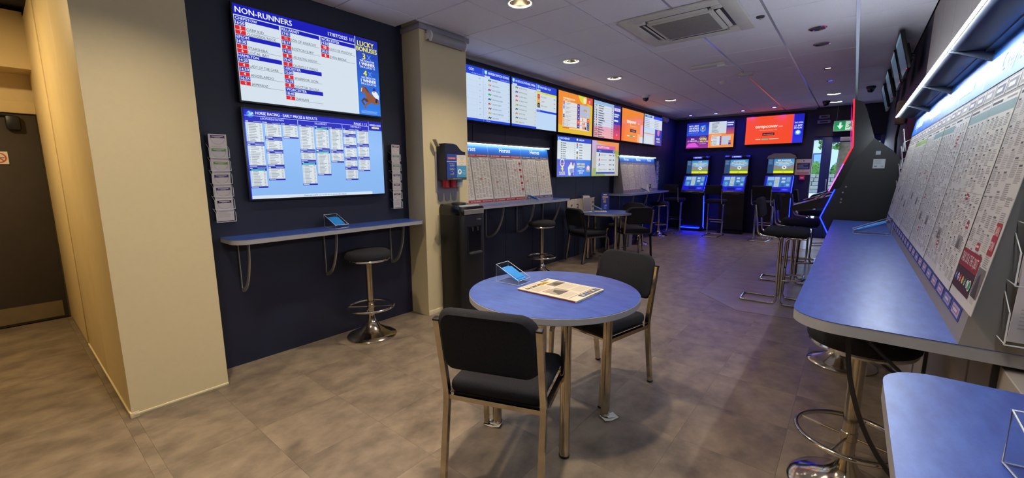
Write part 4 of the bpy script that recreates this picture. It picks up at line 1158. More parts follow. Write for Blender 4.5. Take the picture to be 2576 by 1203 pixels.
leaflet_rack('clear leaflet rack of six pockets on the navy wall beside the broad cream pier', 'left rack by the broad pier', 6, 0.105, 0.0875, 0.15, (XL1+0.004, 1.00, 1.075), PI/2, LC)
LC2 = ['#2a2438', '#3a2a68', '#4a4a78', '#6a9a78', '#6a9a78', '#5a3a58']
leaflet_rack('clear leaflet rack of six pockets between the large televisions and the middle pier', 'rack beside the middle pier', 6, 0.088, 0.0885, 0.145, (XL1+0.004, 2.42, 1.075), PI/2, LC2)
leaflet_rack('small leaflet rack on the far navy wall right of the far newspaper board', 'small far rack', 6, 0.12, 0.095, 0.14, (XL2+0.004, 9.72, 1.05), PI/2, ['#3a2a68']*6)
leaflet_rack('clear leaflet rack on the near end of the right hand newspaper board', 'nearest rack at far right', 4, 0.115, 0.145, 0.19, (0.380, 1.552, 0.99), 0, ['#2a2858', '#3a3468', '#2e2c60', '#2a2858'], R(6), proud=0.07)
leaflet_rack('leaflet rack on the right wall past the far end of the long board', 'rack by the nearest gaming machine', 5, 0.11, 0.15, 0.19, (XR-0.016, 5.128, 0.98), -PI/2, ['#4a4a6a']*5, R(10), proud=0.07)

# ------------------------------------------------------------------ acrylic slip holders
def slip_holder(label, padlabel, loc, rz, L=0.165, w=0.115, h=0.105, pads=2, sc=1.0):
    """wedge: high back at x=-L/2, low front lip at x=+L/2"""
    t = thing('slip_holder', label, 'slip holder', loc, rz)
    a, b = -L/2, L/2
    g = MB()
    g.span((a, -w/2, 0.0), (b, w/2, 0.003))
    g.prism([(a, 0.0), (a+0.003, 0.0), (a+0.003, h), (a, h)], -w/2, w/2, 'y')
    g.prism([(a+0.012, h*0.74), (b-0.008, 0.008), (b-0.006, 0.011), (a+0.014, h*0.74+0.003)], -w/2+0.002, w/2-0.002, 'y')
    for sy in (-1, 1):
        g.prism([(a, 0.003), (b, 0.003), (b, 0.028), (a+0.003, h)], sy*w/2-0.0012, sy*w/2+0.0012, 'y')
    g.span((b-0.003, -w/2, 0.0), (b, w/2, 0.028))
    g.build('tray', M_acr, t)
    e = MB()
    for sy in (-1, 1):
        y = sy*w/2
        e.tube([(a, y, 0.002), (b, y, 0.002), (b, y, 0.028), (a, y, h)], 0.0014, 5, True)
    for q in ((a, 0.002), (b, 0.002), (b, 0.028), (a, h)):
        e.tube([(q[0], -w/2, q[1]), (q[0], w/2, q[1])], 0.0014, 5)
    e.build('tray_edge', M_acr_edge, t)
    sl = math.atan2(h*0.74-0.011, L-0.02)
    M0 = Matrix.Translation(loc) @ Matrix.Rotation(rz, 4, 'Z')
    ln = L*0.80
    pd = MB()
    for k in range(pads):
        rot = Matrix.Rotation(sl, 4, 'Y') @ Matrix.Rotation(R(-3+5*k), 4, 'Z')
        c = Vector((0.004-0.006*k, -0.004*k, h*0.41+0.009+0.006*k))
        pd.box(c, (ln*(1-0.1*k), w*(0.82-0.22*k), 0.005), 0.001, 1, rot=rot)
    o = pd.build('betting_slip_pad', M_slip)
    o.matrix_world = M0
    tag(o, padlabel, 'slip pad', 'pads of blue betting slips')
    return t
ZT = 0.768
slip_holder('clear wedge slip holder on the near round table', 'blue slips in the wedge holder on the near round table', (-1.508, 1.872, ZT), R(2))
slip_holder('clear wedge slip holder on the shelf under the large televisions', 'blue slips in the holder under the large televisions', (XL1+0.13, 1.755, 0.965), R(3))
slip_holder('clear wedge slip holder on the shelf under the Horses board', 'blue slips in the holder under the Horses board', (XL2+0.305, 4.50, Z2), R(68))
slip_holder('clear wedge slip holder on the far shelf by the terminals', 'blue slips in the holder on the far shelf', (XL2+0.31, 8.32, 1.015), R(42))
slip_holder('clear wedge slip holder on the far round table', 'blue slips in the holder on the far round table', (-3.36, 6.45, ZT), R(30))
slip_holder('clear wedge slip holder at the far end of the long right counter', 'blue slips in the holder on the long right counter', (0.135, 4.05, ZR), PI+R(3), L=0.21, w=0.12, h=0.125)
slip_holder('clear wedge slip holder at the bottom right corner on the nearest counter', 'blue slips in the holder on the nearest counter', (0.284, 0.875, ZR), R(-80), L=0.15, w=0.10, h=0.09)

# ------------------------------------------------------------------ round tables
def round_table(label, loc, rz, legs_at=0.222, r=0.458):
    t = thing('round_table', label, 'table', loc, rz)
    MB().lathe([(0.001, ZT-0.002), (r-0.003, ZT-0.002), (r-0.002, ZT), (0.001, ZT)], seg=72).build('laminate_top', M_lam, t)
    MB().lathe([(0.001, ZT-0.034), (r-0.004, ZT-0.034), (r, ZT-0.031), (r, ZT-0.003), (r-0.003, ZT-0.002), (0.001, ZT-0.002)], seg=72).build('edge_band', M_edge, t)
    for sx in (-1, 1):
        for sy in (-1, 1):
            lg = MB().lathe([(0.001, 0.012), (0.0255, 0.012), (0.0255, ZT-0.036), (0.001, ZT-0.036)], (sx*legs_at, sy*legs_at, 0), 20).build('leg', M_nickel, t)
            MB().lathe([(0.001, 0.0), (0.026, 0.0), (0.027, 0.012), (0.001, 0.014)], (sx*legs_at, sy*legs_at, 0), 20).build('foot_cap', M_black, lg)
            MB().lathe([(0.026, ZT-0.044), (0.05, ZT-0.040), (0.05, ZT-0.035), (0.001, ZT-0.035)], (sx*legs_at, sy*legs_at, 0), 20, False).build('leg_plate', M_steel, lg)
    return t
round_table('round blue topped table with four chrome legs in the foreground', (-1.22, 1.863, 0), 0)
TF = (-3.15, 6.34, 0)
round_table('round blue topped table with leaflet stands at the far left wall', TF, R(14), r=0.43)
for (x, y, rz, lb) in ((-1.452, 1.62, 20, 'folded white card wedged under the left leg of the near round table'), (-0.972, 2.085, 60, 'folded white card wedged under the right leg of the near round table')):
    g = thing('folded_card', lb, 'paper', (x, y, 0.0), R(rz), 'folded cards under the table legs')
    MB().prism([(-0.045, 0), (0.0, -0.006), (0.045, 0.004), (0.045, 0.006), (0.0, -0.003), (-0.045, 0.003)], -0.03, 0.03, 'y').build('card_sheet', M_paper, g, (0, 0, 0.006))
    MB().box((0.012, 0.004, 0.012), (0.06, 0.045, 0.002), 0.0006, 1, rot=Matrix.Rotation(R(7), 4, 'Y')).build('card_flap', M_white, g)

# ------------------------------------------------------------------ chairs
def pad(w, d, h, bev, crown=0.0, nx=10, ny=10):
    """cushion: rounded slab with a slightly domed top, centred, z 0..h"""
    m = MB()
    m.box((0, 0, h/2), (w, d, h), bev, 4)
    return m
def make_chair(label, loc, rz, group):
    t = thing('stacking_chair', label, 'chair', loc, rz, group)
    # seat
    sb = MB()
    sb.box((0, 0.0, 0.462), (0.425, 0.43, 0.072), 0.032, 4)
    sb.build('seat', M_fab, t)
    MB().box((0, 0.0, 0.424), (0.40, 0.40, 0.012), 0.004).build('seat_board', M_black, t)
    # backrest: curved rounded slab
    g = MB()
    n, hh, th, wd = 16, 0.29, 0.05, 0.44
    out = rrect(-wd/2, 0, wd/2, hh, (0.05, 0.05, 0.085, 0.085), 6)
    rings = []
    for (sc, yy) in ((0.90, -th/2), (0.97, -th/2+0.008), (1.0, -th/2+0.02), (1.0, th/2-0.02), (0.97, th/2-0.008), (0.90, th/2)):
        rg = []
        for (x, z) in out:
            xx = x*sc
            zz = hh/2+(z-hh/2)*sc if sc == 1.0 else hh/2+(z-hh/2)*(1-(1-sc)*0.9)
            yb = yy+0.045*(1-(xx/(wd/2))**2)*-1+0.03
            rg.append((xx, yb-0.0, zz))
        rings.append(rg)
    g.ring_skin(rings)
    g.build('backrest', M_fab, t, (0, -0.262, 0.575), (R(11), 0, 0))
    # rear legs: floor, seat height, then up the back
    for s in (-1, 1):
        x = s*0.224
        pts = fillet([(x, -0.275, 0.008), (x, -0.21, 0.425), (x, -0.285, 0.795)], 0.05)
        MB().tube(pts, 0, square=(0.026, 0.026)).build('rear_leg', M_nickel, t)
        MB().box((x, -0.287, 0.80), (0.03, 0.03, 0.01), 0.003, rot=Matrix.Rotation(R(11), 4, 'X')).build('end_cap', M_black, t)
        MB().box((x-s*0.028, -0.273, 0.737), (0.034, 0.006, 0.105), 0.003, rot=Matrix.Rotation(R(11), 4, 'X')).build('back_plate', M_nickel, t)
        fp = fillet([(x, -0.215, 0.412), (x, 0.215, 0.412), (x*0.985, 0.235, 0.008)], 0.075, 7)
        MB().tube(fp, 0, square=(0.024, 0.024)).build('front_leg', M_nickel, t)
        for yy in (-0.276, 0.235):
            MB().box((x*(0.985 if yy > 0 else 1), yy, 0.006), (0.03, 0.03, 0.012), 0.003).build('foot_cap', M_black, t)
    MB().tube([(-0.224, -0.208, 0.412), (0.224, -0.208, 0.412)], 0, square=(0.022, 0.022)).build('seat_rail', M_nickel, t)
    MB().tube([(-0.222, 0.175, 0.412), (0.222, 0.175, 0.412)], 0, square=(0.022, 0.022)).build('seat_rail', M_nickel, t)
    return t
CG1 = 'chairs at the near round table'
CG2 = 'chairs at the far round table'
make_chair('black fabric chrome chair in the foreground with its back to the camera', (-1.196, 1.456, 0), R(20), CG1)
make_chair('black fabric chrome chair on the far side of the near round table', (-1.226, 2.43, 0), R(168), CG1)
make_chair('black fabric chair at the left of the far round table with its back turned', (-3.25, 5.97, 0), R(-24), CG2)
make_chair('black fabric chair at the right of the far round table with its back turned', (-2.84, 6.74, 0), R(45), CG2)
make_chair('black fabric chair behind the far round table facing the camera', (-3.16, 7.12, 0), R(168), CG2)

# ------------------------------------------------------------------ round bar stools
def bar_stool(label, loc, rz=0.0):
    t = thing('bar_stool', label, 'stool', loc, rz, 'round backless bar stools')
    MB().lathe([(0.001, 0.692), (0.178, 0.692), (0.187, 0.703), (0.189, 0.722), (0.182, 0.745), (0.165, 0.758), (0.10, 0.766), (0.001, 0.768)], seg=48).build('seat', M_fab, t)
    MB().lathe([(0.001, 0.664), (0.15, 0.668), (0.176, 0.676), (0.182, 0.686), (0.178, 0.694), (0.001, 0.693)], seg=48).build('seat_rim', M_chrome, t)
    MB().lathe([(0.001, 0.16), (0.0275, 0.16), (0.0275, 0.667), (0.001, 0.667)], seg=24).build('pole', M_nickel, t)
    rg = MB().torus((0, 0, 0.265), 0.192, 0.011, 48, 10).build('foot_ring', M_chrome, t)
    MB().lathe([(0.028, 0.245), (0.031, 0.248), (0.031, 0.285), (0.028, 0.288)], seg=24, caps=False).build('ring_collar', M_nickel, rg)
    for k in range(4):
        a = k*PI/2+0.5
        MB().tube([(0.028*math.cos(a), 0.028*math.sin(a), 0.262), (0.185*math.cos(a), 0.185*math.sin(a), 0.265)], 0.005, 8).build('spoke', M_chrome, rg)
    prof = [(0.028, 0.185), (0.032, 0.165), (0.04, 0.14), (0.055, 0.11), (0.08, 0.082), (0.12, 0.055), (0.165, 0.034), (0.20, 0.019), (0.208, 0.010), (0.208, 0.0), (0.001, 0.0)]
    MB().lathe(prof, seg=56, caps=False).build('base', M_nickel, t)
    return t
bar_stool('round black seated chrome stool under the shelf with the large televisions', (-3.165, 1.951, 0), 0.3)
bar_stool('round black seated chrome stool beside the water cooler shelf', (-3.263, 4.675, 0), 0.9)
bar_stool('round black seated stool half hidden behind the far right chair', (-3.25, 8.0, 0), 0.1)
bar_stool('far round black seated stool in blue light by the terminals', (-3.34, 9.35, 0), 0.5)
bar_stool('nearest chrome stool under the end of the long right counter', (0.088, 2.22, 0), 0.75)
bar_stool('second chrome stool under the long right counter', (0.05, 3.80, 0), 0.2)

# ------------------------------------------------------------------ high stools with backs
def high_stool(label, loc, rz, group):
    """local +y is forward"""
    t = thing('high_stool', label, 'stool', loc, rz, group)
    MB().box((0, 0.02, 0.775), (0.38, 0.40, 0.085), 0.04, 4).build('seat', M_fab, t)
    MB().box((0, -0.235, 1.03), (0.36, 0.055, 0.21), 0.026, 4, rot=Matrix.Rotation(R(10), 4, 'X')).build('backrest', M_fab, t)
    w = 0.155
    L = [(-w-0.02, -0.272, 1.06), (-w-0.02, -0.225, 0.742), (-w, -0.03, 0.722), (-w, -0.018, 0.012), (-w, -0.36, 0.012), (w, -0.36, 0.012), (w, -0.018, 0.012), (w, -0.03, 0.722), (w+0.02, -0.225, 0.742), (w+0.02, -0.272, 1.06)]
    MB().tube(fillet(L, 0.05, 6), 0.0115, 10).build('rear_frame', M_chrome, t)
    L = [(-w+0.02, 0.2, 0.724), (-w, 0.03, 0.722), (-w, 0.018, 0.012), (-w, 0.22, 0.012), (w, 0.22, 0.012), (w, 0.018, 0.012), (w, 0.03, 0.722), (w-0.02, 0.2, 0.724)]
    MB().tube(fillet(L, 0.05, 6), 0.0115, 10).build('front_frame', M_chrome, t)
    L = [(-w, 0.02, 0.27), (-w, 0.20, 0.29), (w, 0.20, 0.29), (w, 0.02, 0.27)]
    MB().tube(fillet(L, 0.045, 6), 0.010, 10).build('footrest', M_chrome, t)
    MB().tube([(-w, 0.02, 0.36), (w, 0.02, 0.36)], 0.008, 8).build('crossbar', M_chrome, t)
    return t
hs = []
for (x, y, lb) in ((-0.52, 5.27, 'nearest high black stool facing the gaming machines'), (-0.50, 6.40, 'second high black stool facing the gaming machines'), (-0.46, 8.05, 'third high black stool facing the gaming machines')):
    high_stool(lb, (x, y, 0.003), -PI/2+R(2), 'high stools at the gaming machines')
for (x, y, rz, lb) in ((-3.26, 10.15, -6, 'high black stool in front of the left betting terminal'), (-2.34, 10.1, -3, 'high black stool in front of the middle betting terminal'), (-1.40, 10.05, -8, 'high black stool in front of the right betting terminal')):
    high_stool(lb, (x, y, 0.003), R(rz), 'high stools at the betting terminals')

# ------------------------------------------------------------------ betting terminals on the far wall
def led_path(pts, r, parent, m, name='led_strip'):
    return MB().tube(pts, r, 6).build(name, m, parent)
def terminal(label, loc, k):
    t = thing('betting_terminal', label, 'betting terminal', loc, 0, 'betting terminals on the far wall')
    w = 0.26
    prof = [(0.0, 0.0), (-0.40, 0.0), (-0.42, 0.06), (-0.36, 0.10), (-0.46, 0.86), (-0.50, 0.93), (-0.49, 0.99), (-0.28, 1.33), (-0.20, 1.36), (-0.17, 1.74), (-0.12, 1.80), (0.0, 1.80)]
    MB().prism([(-a if False else a, b) for a, b in prof], -w, w, 'x').build('cabinet', M_gloss, t)
    # touch panel
    ang = math.atan2(0.34, 0.21)
    tilt = -(PI/2-ang)
    sl = math.hypot(0.21, 0.34)
    bl = Print(0.50, sl*0.98, '#1a1fb8')
    bl.grad(0, 0, 1, 1, '#1a22b0', '#2018c8', 5)
    bl.rect(0.08, 0.04, 0.95, 0.70, '#3c74b8', 2).rect(0.10, 0.07, 0.34, 0.28, '#8fb4d8', 3).rect(0.36, 0.06, 0.54, 0.68, '#a9bfc8', 3).rect(0.62, 0.10, 0.75, 0.22, '#b7cad6', 3).rect(0.62, 0.30, 0.76, 0.42, '#a6c4dc', 3).rect(0.80, 0.08, 0.93, 0.36, '#6d9cc6', 3)
    bl.disc(0.22, 0.50, 0.07, '#6a9fd0', 3).disc(0.22, 0.64, 0.06, '#5f92c8', 3).disc(0.68, 0.60, 0.06, '#285aa0', 3).disc(0.86, 0.56, 0.06, '#7fb0dc', 3)
    for i in range(6):
        bl.rect(0.39, 0.12+i*0.09, 0.51, 0.14+i*0.09, '#7d96a4', 4)
    bl.rect(0.30, 0.80, 0.62, 0.93, '#151560', 3).rect(0.66, 0.78, 0.92, 0.94, '#2c36e0', 3).text('PLAY', 0.79, 0.86, 0.06, '#8fa0ff', 'c', l=5)
    bl.build('touch_screen', M_screen, t, (0, -0.492, 0.992), (tilt, 0, 0))
    for sx in (-1, 1):
        MB().tube([(sx*(w-0.006), -0.50, 0.985), (sx*(w-0.006), -0.285, 1.338)], 0.008, 6).build('screen_surround', M_dark, t)
    # upper screen
    up = Print(0.485, 0.31, '#2e5f9a')
    up.rect(0, 0, 0.24, 1, '#25466f').lines(0.03, 0.06, 0.2, 0.4, 5, '#6f92b8', 0.4, 2, 0.5, 4)
    up.grad(0.24, 0, 1, 0.62, '#2c7ec4', '#8fc0e0', 5)
    up.poly([(0.24, 0.38), (0.45, 0.52), (0.80, 0.52), (1, 0.38), (1, 0.70), (0.24, 0.70)], '#8c7f86', 2).rect(0.24, 0.68, 1, 0.84, '#6f9a3a', 2).rect(0.24, 0.84, 1, 1, '#e0dc1c', 3)
    up.poly([(0.50, 0.68), (0.58, 0.5), (0.70, 0.48), (0.80, 0.68)], '#9a8f98', 3)
    up.disc(0.64, 0.60, 0.085, '#e4dcdc', 4, 18).disc(0.64, 0.60, 0.028, '#4a3a40', 5, 10).poly([(0.59, 0.55), (0.62, 0.53), (0.615, 0.58)], '#6a4a50', 5)
    hd = (('2 UP', 'EARLY PAYOUT'), ('ACCUMULATOR', 'EXTRA BETTER'), ('BET BUILDERS', 'BIGGER & BETTER'))[k]
    up.text(hd[0], 0.62, 0.11, 0.085, '#f2f6fa', 'c', 0.5, 0.03, 6).text(hd[1], 0.62, 0.25, 0.10, '#e4e04a', 'c', 0.62, 0.03, 6).rect(0.42, 0.34, 0.82, 0.37, '#dfeaf4', 4)
    up.text('18+', 0.62, 0.92, 0.07, '#4a4a10', 'c', l=6)
    up.build('upper_screen', M_screen, t, (0, -0.208, 1.385), (R(-4), 0, 0))
    # illuminated topper
    tp = MB().prism([(-0.20, 0), (-0.13, 0.045), (0.13, 0.045), (0.20, 0)], -0.03, 0.03, 'y').build('topper', M_gloss if k < 2 else M_steel, t, (0.01, -0.16, 1.755))
    sg = Print(0.21, 0.045, '#2a3ae0')
    sg.text('BETFRED', 0.56, 0.5, 0.56, '#f4f6ff', 'c', 0.72, 0.03).poly([(0.08, 0.2), (0.16, 0.2), (0.13, 0.8), (0.05, 0.8)], '#7f90ff', 2)
    sg.build('topper_sign', M_screen, t, (0.0, -0.206, 1.738))
    if k == 2:
        MB().prism([(-0.27, 0.0), (-0.25, 0.06), (-0.14, 0.11), (0.14, 0.11), (0.25, 0.06), (0.27, 0.0)], -0.21, -0.02, 'y').build('arched_hood', M_steel, t, (0, 0.0, 1.70))
    # led edges
    for sx in (-1, 1):
        if k != 1 and sx > 0:
            led_path([(sx*(w+0.004), -0.50, 0.975), (sx*(w+0.004), -0.29, 1.325)], 0.007, t, M_blueled)
            led_path([(sx*(w+0.004), -0.462, 0.86), (sx*(w+0.004), -0.37, 0.11)], 0.011 if k == 0 else 0.006, t, M_blueled)
    if k == 0:
        led_path([(-w, -0.415, 0.08), (w*0.55, -0.418, 0.08), (w+0.004, -0.30, 0.08)], 0.010, t, M_blueled)
    MB().box((0.08, -0.49, 0.93), (0.16, 0.03, 0.05), 0.006).build('button_panel', M_dark, t)
    return t
terminal('left betting terminal with a bright blue lit base', (-2.99, YB-0.005, 0), 0)
terminal('middle betting terminal between two lit ones on the far wall', (-2.14, YB-0.005, 0), 1)
terminal('right betting terminal with a pale arched hood near the red call point', (-1.27, YB-0.005, 0), 2)

# ------------------------------------------------------------------ gaming machines on the right wall
def gaming_machine(label, y0, w, idx):
    t = thing('gaming_machine', label, 'gaming machine', (0, y0, 0), 0, 'gaming machines along the right wall')
    lower = [(0.375, 0.0), (-0.10, 0.0), (-0.11, 0.70), (-0.155, 0.80), (-0.228, 0.953), (-0.137, 1.232), (-0.05, 1.60), (0.10, 1.72), (0.245, 1.60), (0.36, 1.45), (0.375, 1.2)]
    MB().prism(lower, 0.0, w, 'y').build('cabinet', M_black, t)
    upper = [(-0.185, 1.212), (-0.037, 1.64), (-0.068, 2.08), (0.0, 2.05), (0.03, 1.98), (0.11, 1.715), (-0.02, 1.50), (-0.10, 1.25)]
    MB().prism(upper, -0.004, w+0.004, 'y').build('display_head', M_gloss, t)
    sc = Print(w-0.10, 0.40, '#3a1a8a')
    sc.grad(0, 0, 1, 1, '#a02a90', '#2a40d8', 6).disc(0.5, 0.5, 0.25, '#f0c040', 3).text('JACKPOT', 0.5, 0.5, 0.12, '#ffffff', 'c', 0.8, 0.03)
    sc.build('display', M_screen, t, (-0.062, w/2, 1.66), (R(4), 0, -PI/2))
    con = MB()
    con.prism([(-0.10, 1.06), (-0.47, 1.0), (-0.50, 1.025), (-0.48, 1.055), (-0.16, 1.17), (-0.10, 1.18)], 0.07, w-0.03, 'y')
    con.build('button_deck', M_gloss, t)
    for k in range(5):
        MB().lathe([(0.001, 0), (0.022, 0), (0.022, 0.012), (0.016, 0.018), (0.001, 0.018)], (0, 0, 0), 14).build('button', M_chrome, t, (-0.24-0.05*(k % 2), 0.12+k*0.09, 1.135-0.018*(k % 2)), (0, R(-20), 0))
    MB().tube([(-0.47, 0.08, 1.05), (-0.30, 0.08, 1.112), (-0.15, 0.08, 1.17)], 0.007, 8).build('deck_trim', M_chrome, t)
    for y in (-0.006, w+0.006):
        led_path([(-0.072, y, 2.08), (-0.040, y, 1.645)], 0.0065, t, M_redled)
        led_path([(-0.040, y, 1.64), (-0.095, y, 1.48)], 0.0055, t, M_redled)
        led_path([(-0.095, y, 1.48), (-0.125, y, 1.39)], 0.0055, t, M_purpled)
        led_path([(-0.125, y, 1.39), (-0.186, y, 1.215)], 0.0055, t, M_pinkled)
        led_path([(-0.139, y, 1.234), (-0.232, y, 0.953), (-0.157, y, 0.795)], 0.006, t, M_fruitblue)
    if idx == 0:
        p = Print(0.085, 0.085, '#b9bec0', layer=0.0004, thick=0.0005)
        p.lines(0.1, 0.12, 0.9, 0.55, 5, '#8f9698', 0.4, 1, 0.4, 5).text('CE', 0.78, 0.8, 0.14, '#50565a', 'c').rect(0.12, 0.72, 0.35, 0.88, '#70767a', 1)
        p.build('rating_label', M_print, t, (0.165, -0.002, 1.435))
        p = Print(0.035, 0.035, '#9aa0a4', thick=0.0005)
        p.build('rating_label', M_print, t, (0.15, -0.002, 1.56))
        for (x, z) in ((-0.055, 1.26), (-0.075, 1.205), (-0.08, 1.14), (-0.082, 1.11)):
            MB().lathe([(0.001, 0), (0.009, 0), (0.007, 0.006), (0.001, 0.007)], seg=12).build('bolt', M_steel, t, (x, -0.0005, z), (R(90), 0, 0))
    return t
gaming_machine('nearest black gaming machine with red and blue lit edge beside the right counter', 5.215, 0.62, 0)
gaming_machine('second black gaming machine behind the nearest one', 6.25, 0.62, 1)
gaming_machine('third black gaming machine nearest the far door', 7.70, 0.62, 2)

# televisions above the gaming machines
for k, (y, lb) in enumerate(((5.80, 'nearest'), (6.60, 'second nearest'), (7.72, 'third nearest'), (8.85, 'farthest'))):
    p = Print(0.58, 0.335, '#33495c')
    p.grad(0, 0, 1, 1, '#42586a', '#2c3a4e', 5).rect(0, 0.0, 1, 0.08, '#5b7688', 1)
    t = television('small tilted television on the right wall, ' + lb + ' of four above the gaming machines', 0.58, 0.335, (0.285, y, 2.365), -PI/2, p, rx=R(14), depth=0.03, group='tilted televisions on the right wall', bez=0.010)
    MB().tube([(0, 0.06, 0.16), (0.0, 0.098, 0.14)], 0.016, 10).build('bracket_arm', M_dark, t)
    MB().box((0.26, -0.003, -0.004), (0.012, 0.003, 0.005), 0.001).build('standby_light', M_redled, t)

# ------------------------------------------------------------------ middle pier: speaker and pen dispenser
M_spk = mat('speaker_grille', '#9b9aa0', 0.45, metal=0.4, var=0.06, scale=300, bump=0.1, bscale=500)
def speaker(label, loc, rz, L, r, tiltx):
    t = thing('wall_speaker', label, 'speaker', loc, rz, None)
    prof = [(0.0, -r), (-r*0.35, -r*1.0), (-r*0.95, -r*0.55), (-r*1.1, 0.0), (-r*0.95, r*0.55), (-r*0.35, r), (0.0, r)]
    ca, sa = math.cos(tiltx), math.sin(tiltx)
    rot = lambda q: [(a*ca-b*sa-0.03, a*sa+b*ca) for a, b in q]
    MB().prism(rot(prof), -L/2, L/2, 'x').build('cabinet', M_spk, t)
    for s in (-1, 1):
        e = MB().prism(rot([(a*1.06, b*1.06) for a, b in prof]), s*L/2-0.008, s*L/2+0.008, 'x').build('end_cap', M_white, t)
        MB().prism([(0.0, -0.03), (-0.045, -0.02), (-0.045, 0.02), (0.0, 0.03)], s*(L/2+0.010)-0.004, s*(L/2+0.010)+0.004, 'x').build('bracket', M_white, t)
    return t
speaker('slim white wall speaker at the top of the middle pier', (XM, 2.885, 2.635), PI/2, 0.44, 0.048, R(-25))
speaker('small white wall speaker in the far left corner', (XL2, 10.05, 2.62), PI/2, 0.22, 0.06, R(-15))

t = thing('cup_dispenser', 'dark blue paper cup dispenser on the middle pier above the water cooler', 'dispenser', (XM, 2.87, 1.16), PI/2)
ZD = 0.18      # bottom of the box above the plate foot
out = [(-0.15, 0.06), (-0.13, 0.06)]
for c in (-0.09, 0.0, 0.09):
    out += [(c-0.035, 0.05)] + [(c+0.03*math.cos(a), 0.0-0.005+0.03*math.sin(a)) for a in [PI+PI*k/6 for k in range(7)]] + [(c+0.035, 0.05)]
out += [(0.13, 0.06), (0.15, 0.06), (0.15, 0.45), (-0.15, 0.45)]
MB().prism(out, -0.006, 0.0, 'y').build('back_plate', M_grey_trim, t)
side = [(0.0, ZD), (-0.135, ZD), (-0.135, ZD+0.235), (-0.10, ZD+0.245), (-0.10, ZD+0.26), (-0.075, ZD+0.30), (-0.035, ZD+0.335), (0.0, ZD+0.34)]
MB().prism([(-0.125, ZD), (0.135, ZD), (0.135, ZD+0.27), (0.10, ZD+0.275), (0.07, ZD+0.29), (0.02, ZD+0.335), (-0.03, ZD+0.345), (-0.125, ZD+0.345)], -0.13, -0.006, 'y').build('box', mat('dispenser_navy', '#141a35', 0.4, var=0.1), t)
p = Print(0.26, 0.245, '#1f3f92', layer=0.0006, thick=0.004)
p.rect(0.5, 0.02, 0.99, 0.44, '#d6cfbf', 1).rect(0.5, 0.45, 0.99, 0.90, '#3f93c4', 1).rect(0, 0.90, 1, 1, '#3a3e46', 1).rect(0.0, 0.28, 0.49, 0.295, '#e8ecf4', 1)
p.rect(0.05, 0.12, 0.45, 0.20, '#d84a52', 2).text('BETFRED', 0.26, 0.16, 0.06, '#ffffff', 'c', 0.34, 0.03)
p.text('To remove', 0.25, 0.37, 0.04, '#e8ecf4', 'c').text('cup please', 0.25, 0.44, 0.04, '#e8ecf4', 'c').text('twist', 0.25, 0.57, 0.09, '#ffffff', 'c', bold=0.02).text('and', 0.25, 0.66, 0.035, '#e8ecf4', 'c').text('pull', 0.25, 0.76, 0.09, '#ffffff', 'c', bold=0.02)
for i, s_ in enumerate(('Complimentary', 'hot drinks', 'and', 'water. Please', 'enjoy')):
    p.text(s_, 0.745, 0.09+i*0.075, 0.035, '#5a544a', 'c', 0.4)
p.disc(0.64, 0.68, 0.10, '#e8f0f4', 2).disc(0.64, 0.68, 0.055, '#6a8a9a', 3).disc(0.65, 0.72, 0.03, '#e8f0f4', 4)
for i, s_ in enumerate(('Please', 'dispose of', 'carefully')):
    p.text(s_, 0.87, 0.62+i*0.07, 0.035, '#e8f0f4', 'c', 0.2)
p.text('recycle your cups here', 0.5, 0.95, 0.035, '#c8ccd4', 'c', 0.7)
p.build('instruction_panel', M_print, t, (0.012, -0.136, ZD))
for k, c in enumerate((-0.075, 0.015, 0.10)):
    o = MB().lathe([(0.026, 0.0), (0.032, 0.004), (0.035, 0.075), (0.036, 0.085), (0.033, 0.085)], seg=24, caps=False).build('paper_cup', (M_red, M_red, M_white)[k], t, (c, -0.07, ZD-0.075))
    MB().lathe([(0.0345, 0.05), (0.0355, 0.066), (0.036, 0.08)], seg=24, caps=False).build('cup_band', (M_white, M_dark, mat('cup_blue', '#7fa0c8', 0.5, var=0.2, scale=60))[k], o) if k == 2 else None
MB().box((-0.17, -0.05, 0.53), (0.012, 0.05, 0.075), 0.003, rot=Matrix.Rotation(R(-32), 4, 'Y')).build('scoop', mat('beige_plastic', '#a89a82', 0.5, var=0.04), t)

# ------------------------------------------------------------------ water cooler
t = thing('water_cooler', 'tall black water cooler standing against the middle pier', 'water cooler', (-3.0, 2.925, 0), PI/2)
# local -y faces the room, local x along the wall
w, d = 0.168, 0.155
body = rrect(-w, -d, w, d, (0.05, 0.05, 0.012, 0.012), 6)
m = MB()
rings = []
for z, s_ in ((0.0, 1.0), (0.02, 1.0), (0.035, 0.985), (0.30, 0.985), (0.62, 1.0), (0.98, 1.0), (1.005, 0.985)):
    rings.append([(x*s_, y*s_, z) for x, y in body])
m.ring_skin(rings)
m.build('body', M_black, t)
m = MB()
rings = []
for z, s_, lift in ((1.0, 0.98, 0), (1.02, 1.015, 0), (1.065, 1.01, 0.015), (1.085, 0.96, 0.02), (1.088, 0.0, 0.02)):
    rings.append([(x*max(s_, 0.01), y*max(s_, 0.01), z+(lift*(y+d)/(2*d) if s_ > 0.1 else lift*0.5)) for x, y in body])
m.ring_skin(rings)
m.build('lid', M_gloss, t)
MB().prism([(-0.160, 1.012), (-0.163, 1.055), (-0.085, 1.098), (-0.08, 1.09)], -0.135, 0.135, 'x').build('control_panel', mat('silver_plastic', '#9c9a98', 0.3, metal=0.5, var=0.05), t)
for x in (-0.085, -0.045):
    MB().lathe([(0.001, 0), (0.016, 0), (0.015, 0.005), (0.001, 0.006)], seg=18).build('button', M_dark if x < -0.06 else M_red, t, (x, -0.122, 1.078), (R(29), 0, 0))
MB().lathe([(0.001, 0), (0.014, 0), (0.013, 0.005), (0.001, 0.006)], seg=18).build('button', M_dark, t, (0.085, -0.122, 1.078), (R(29), 0, 0))
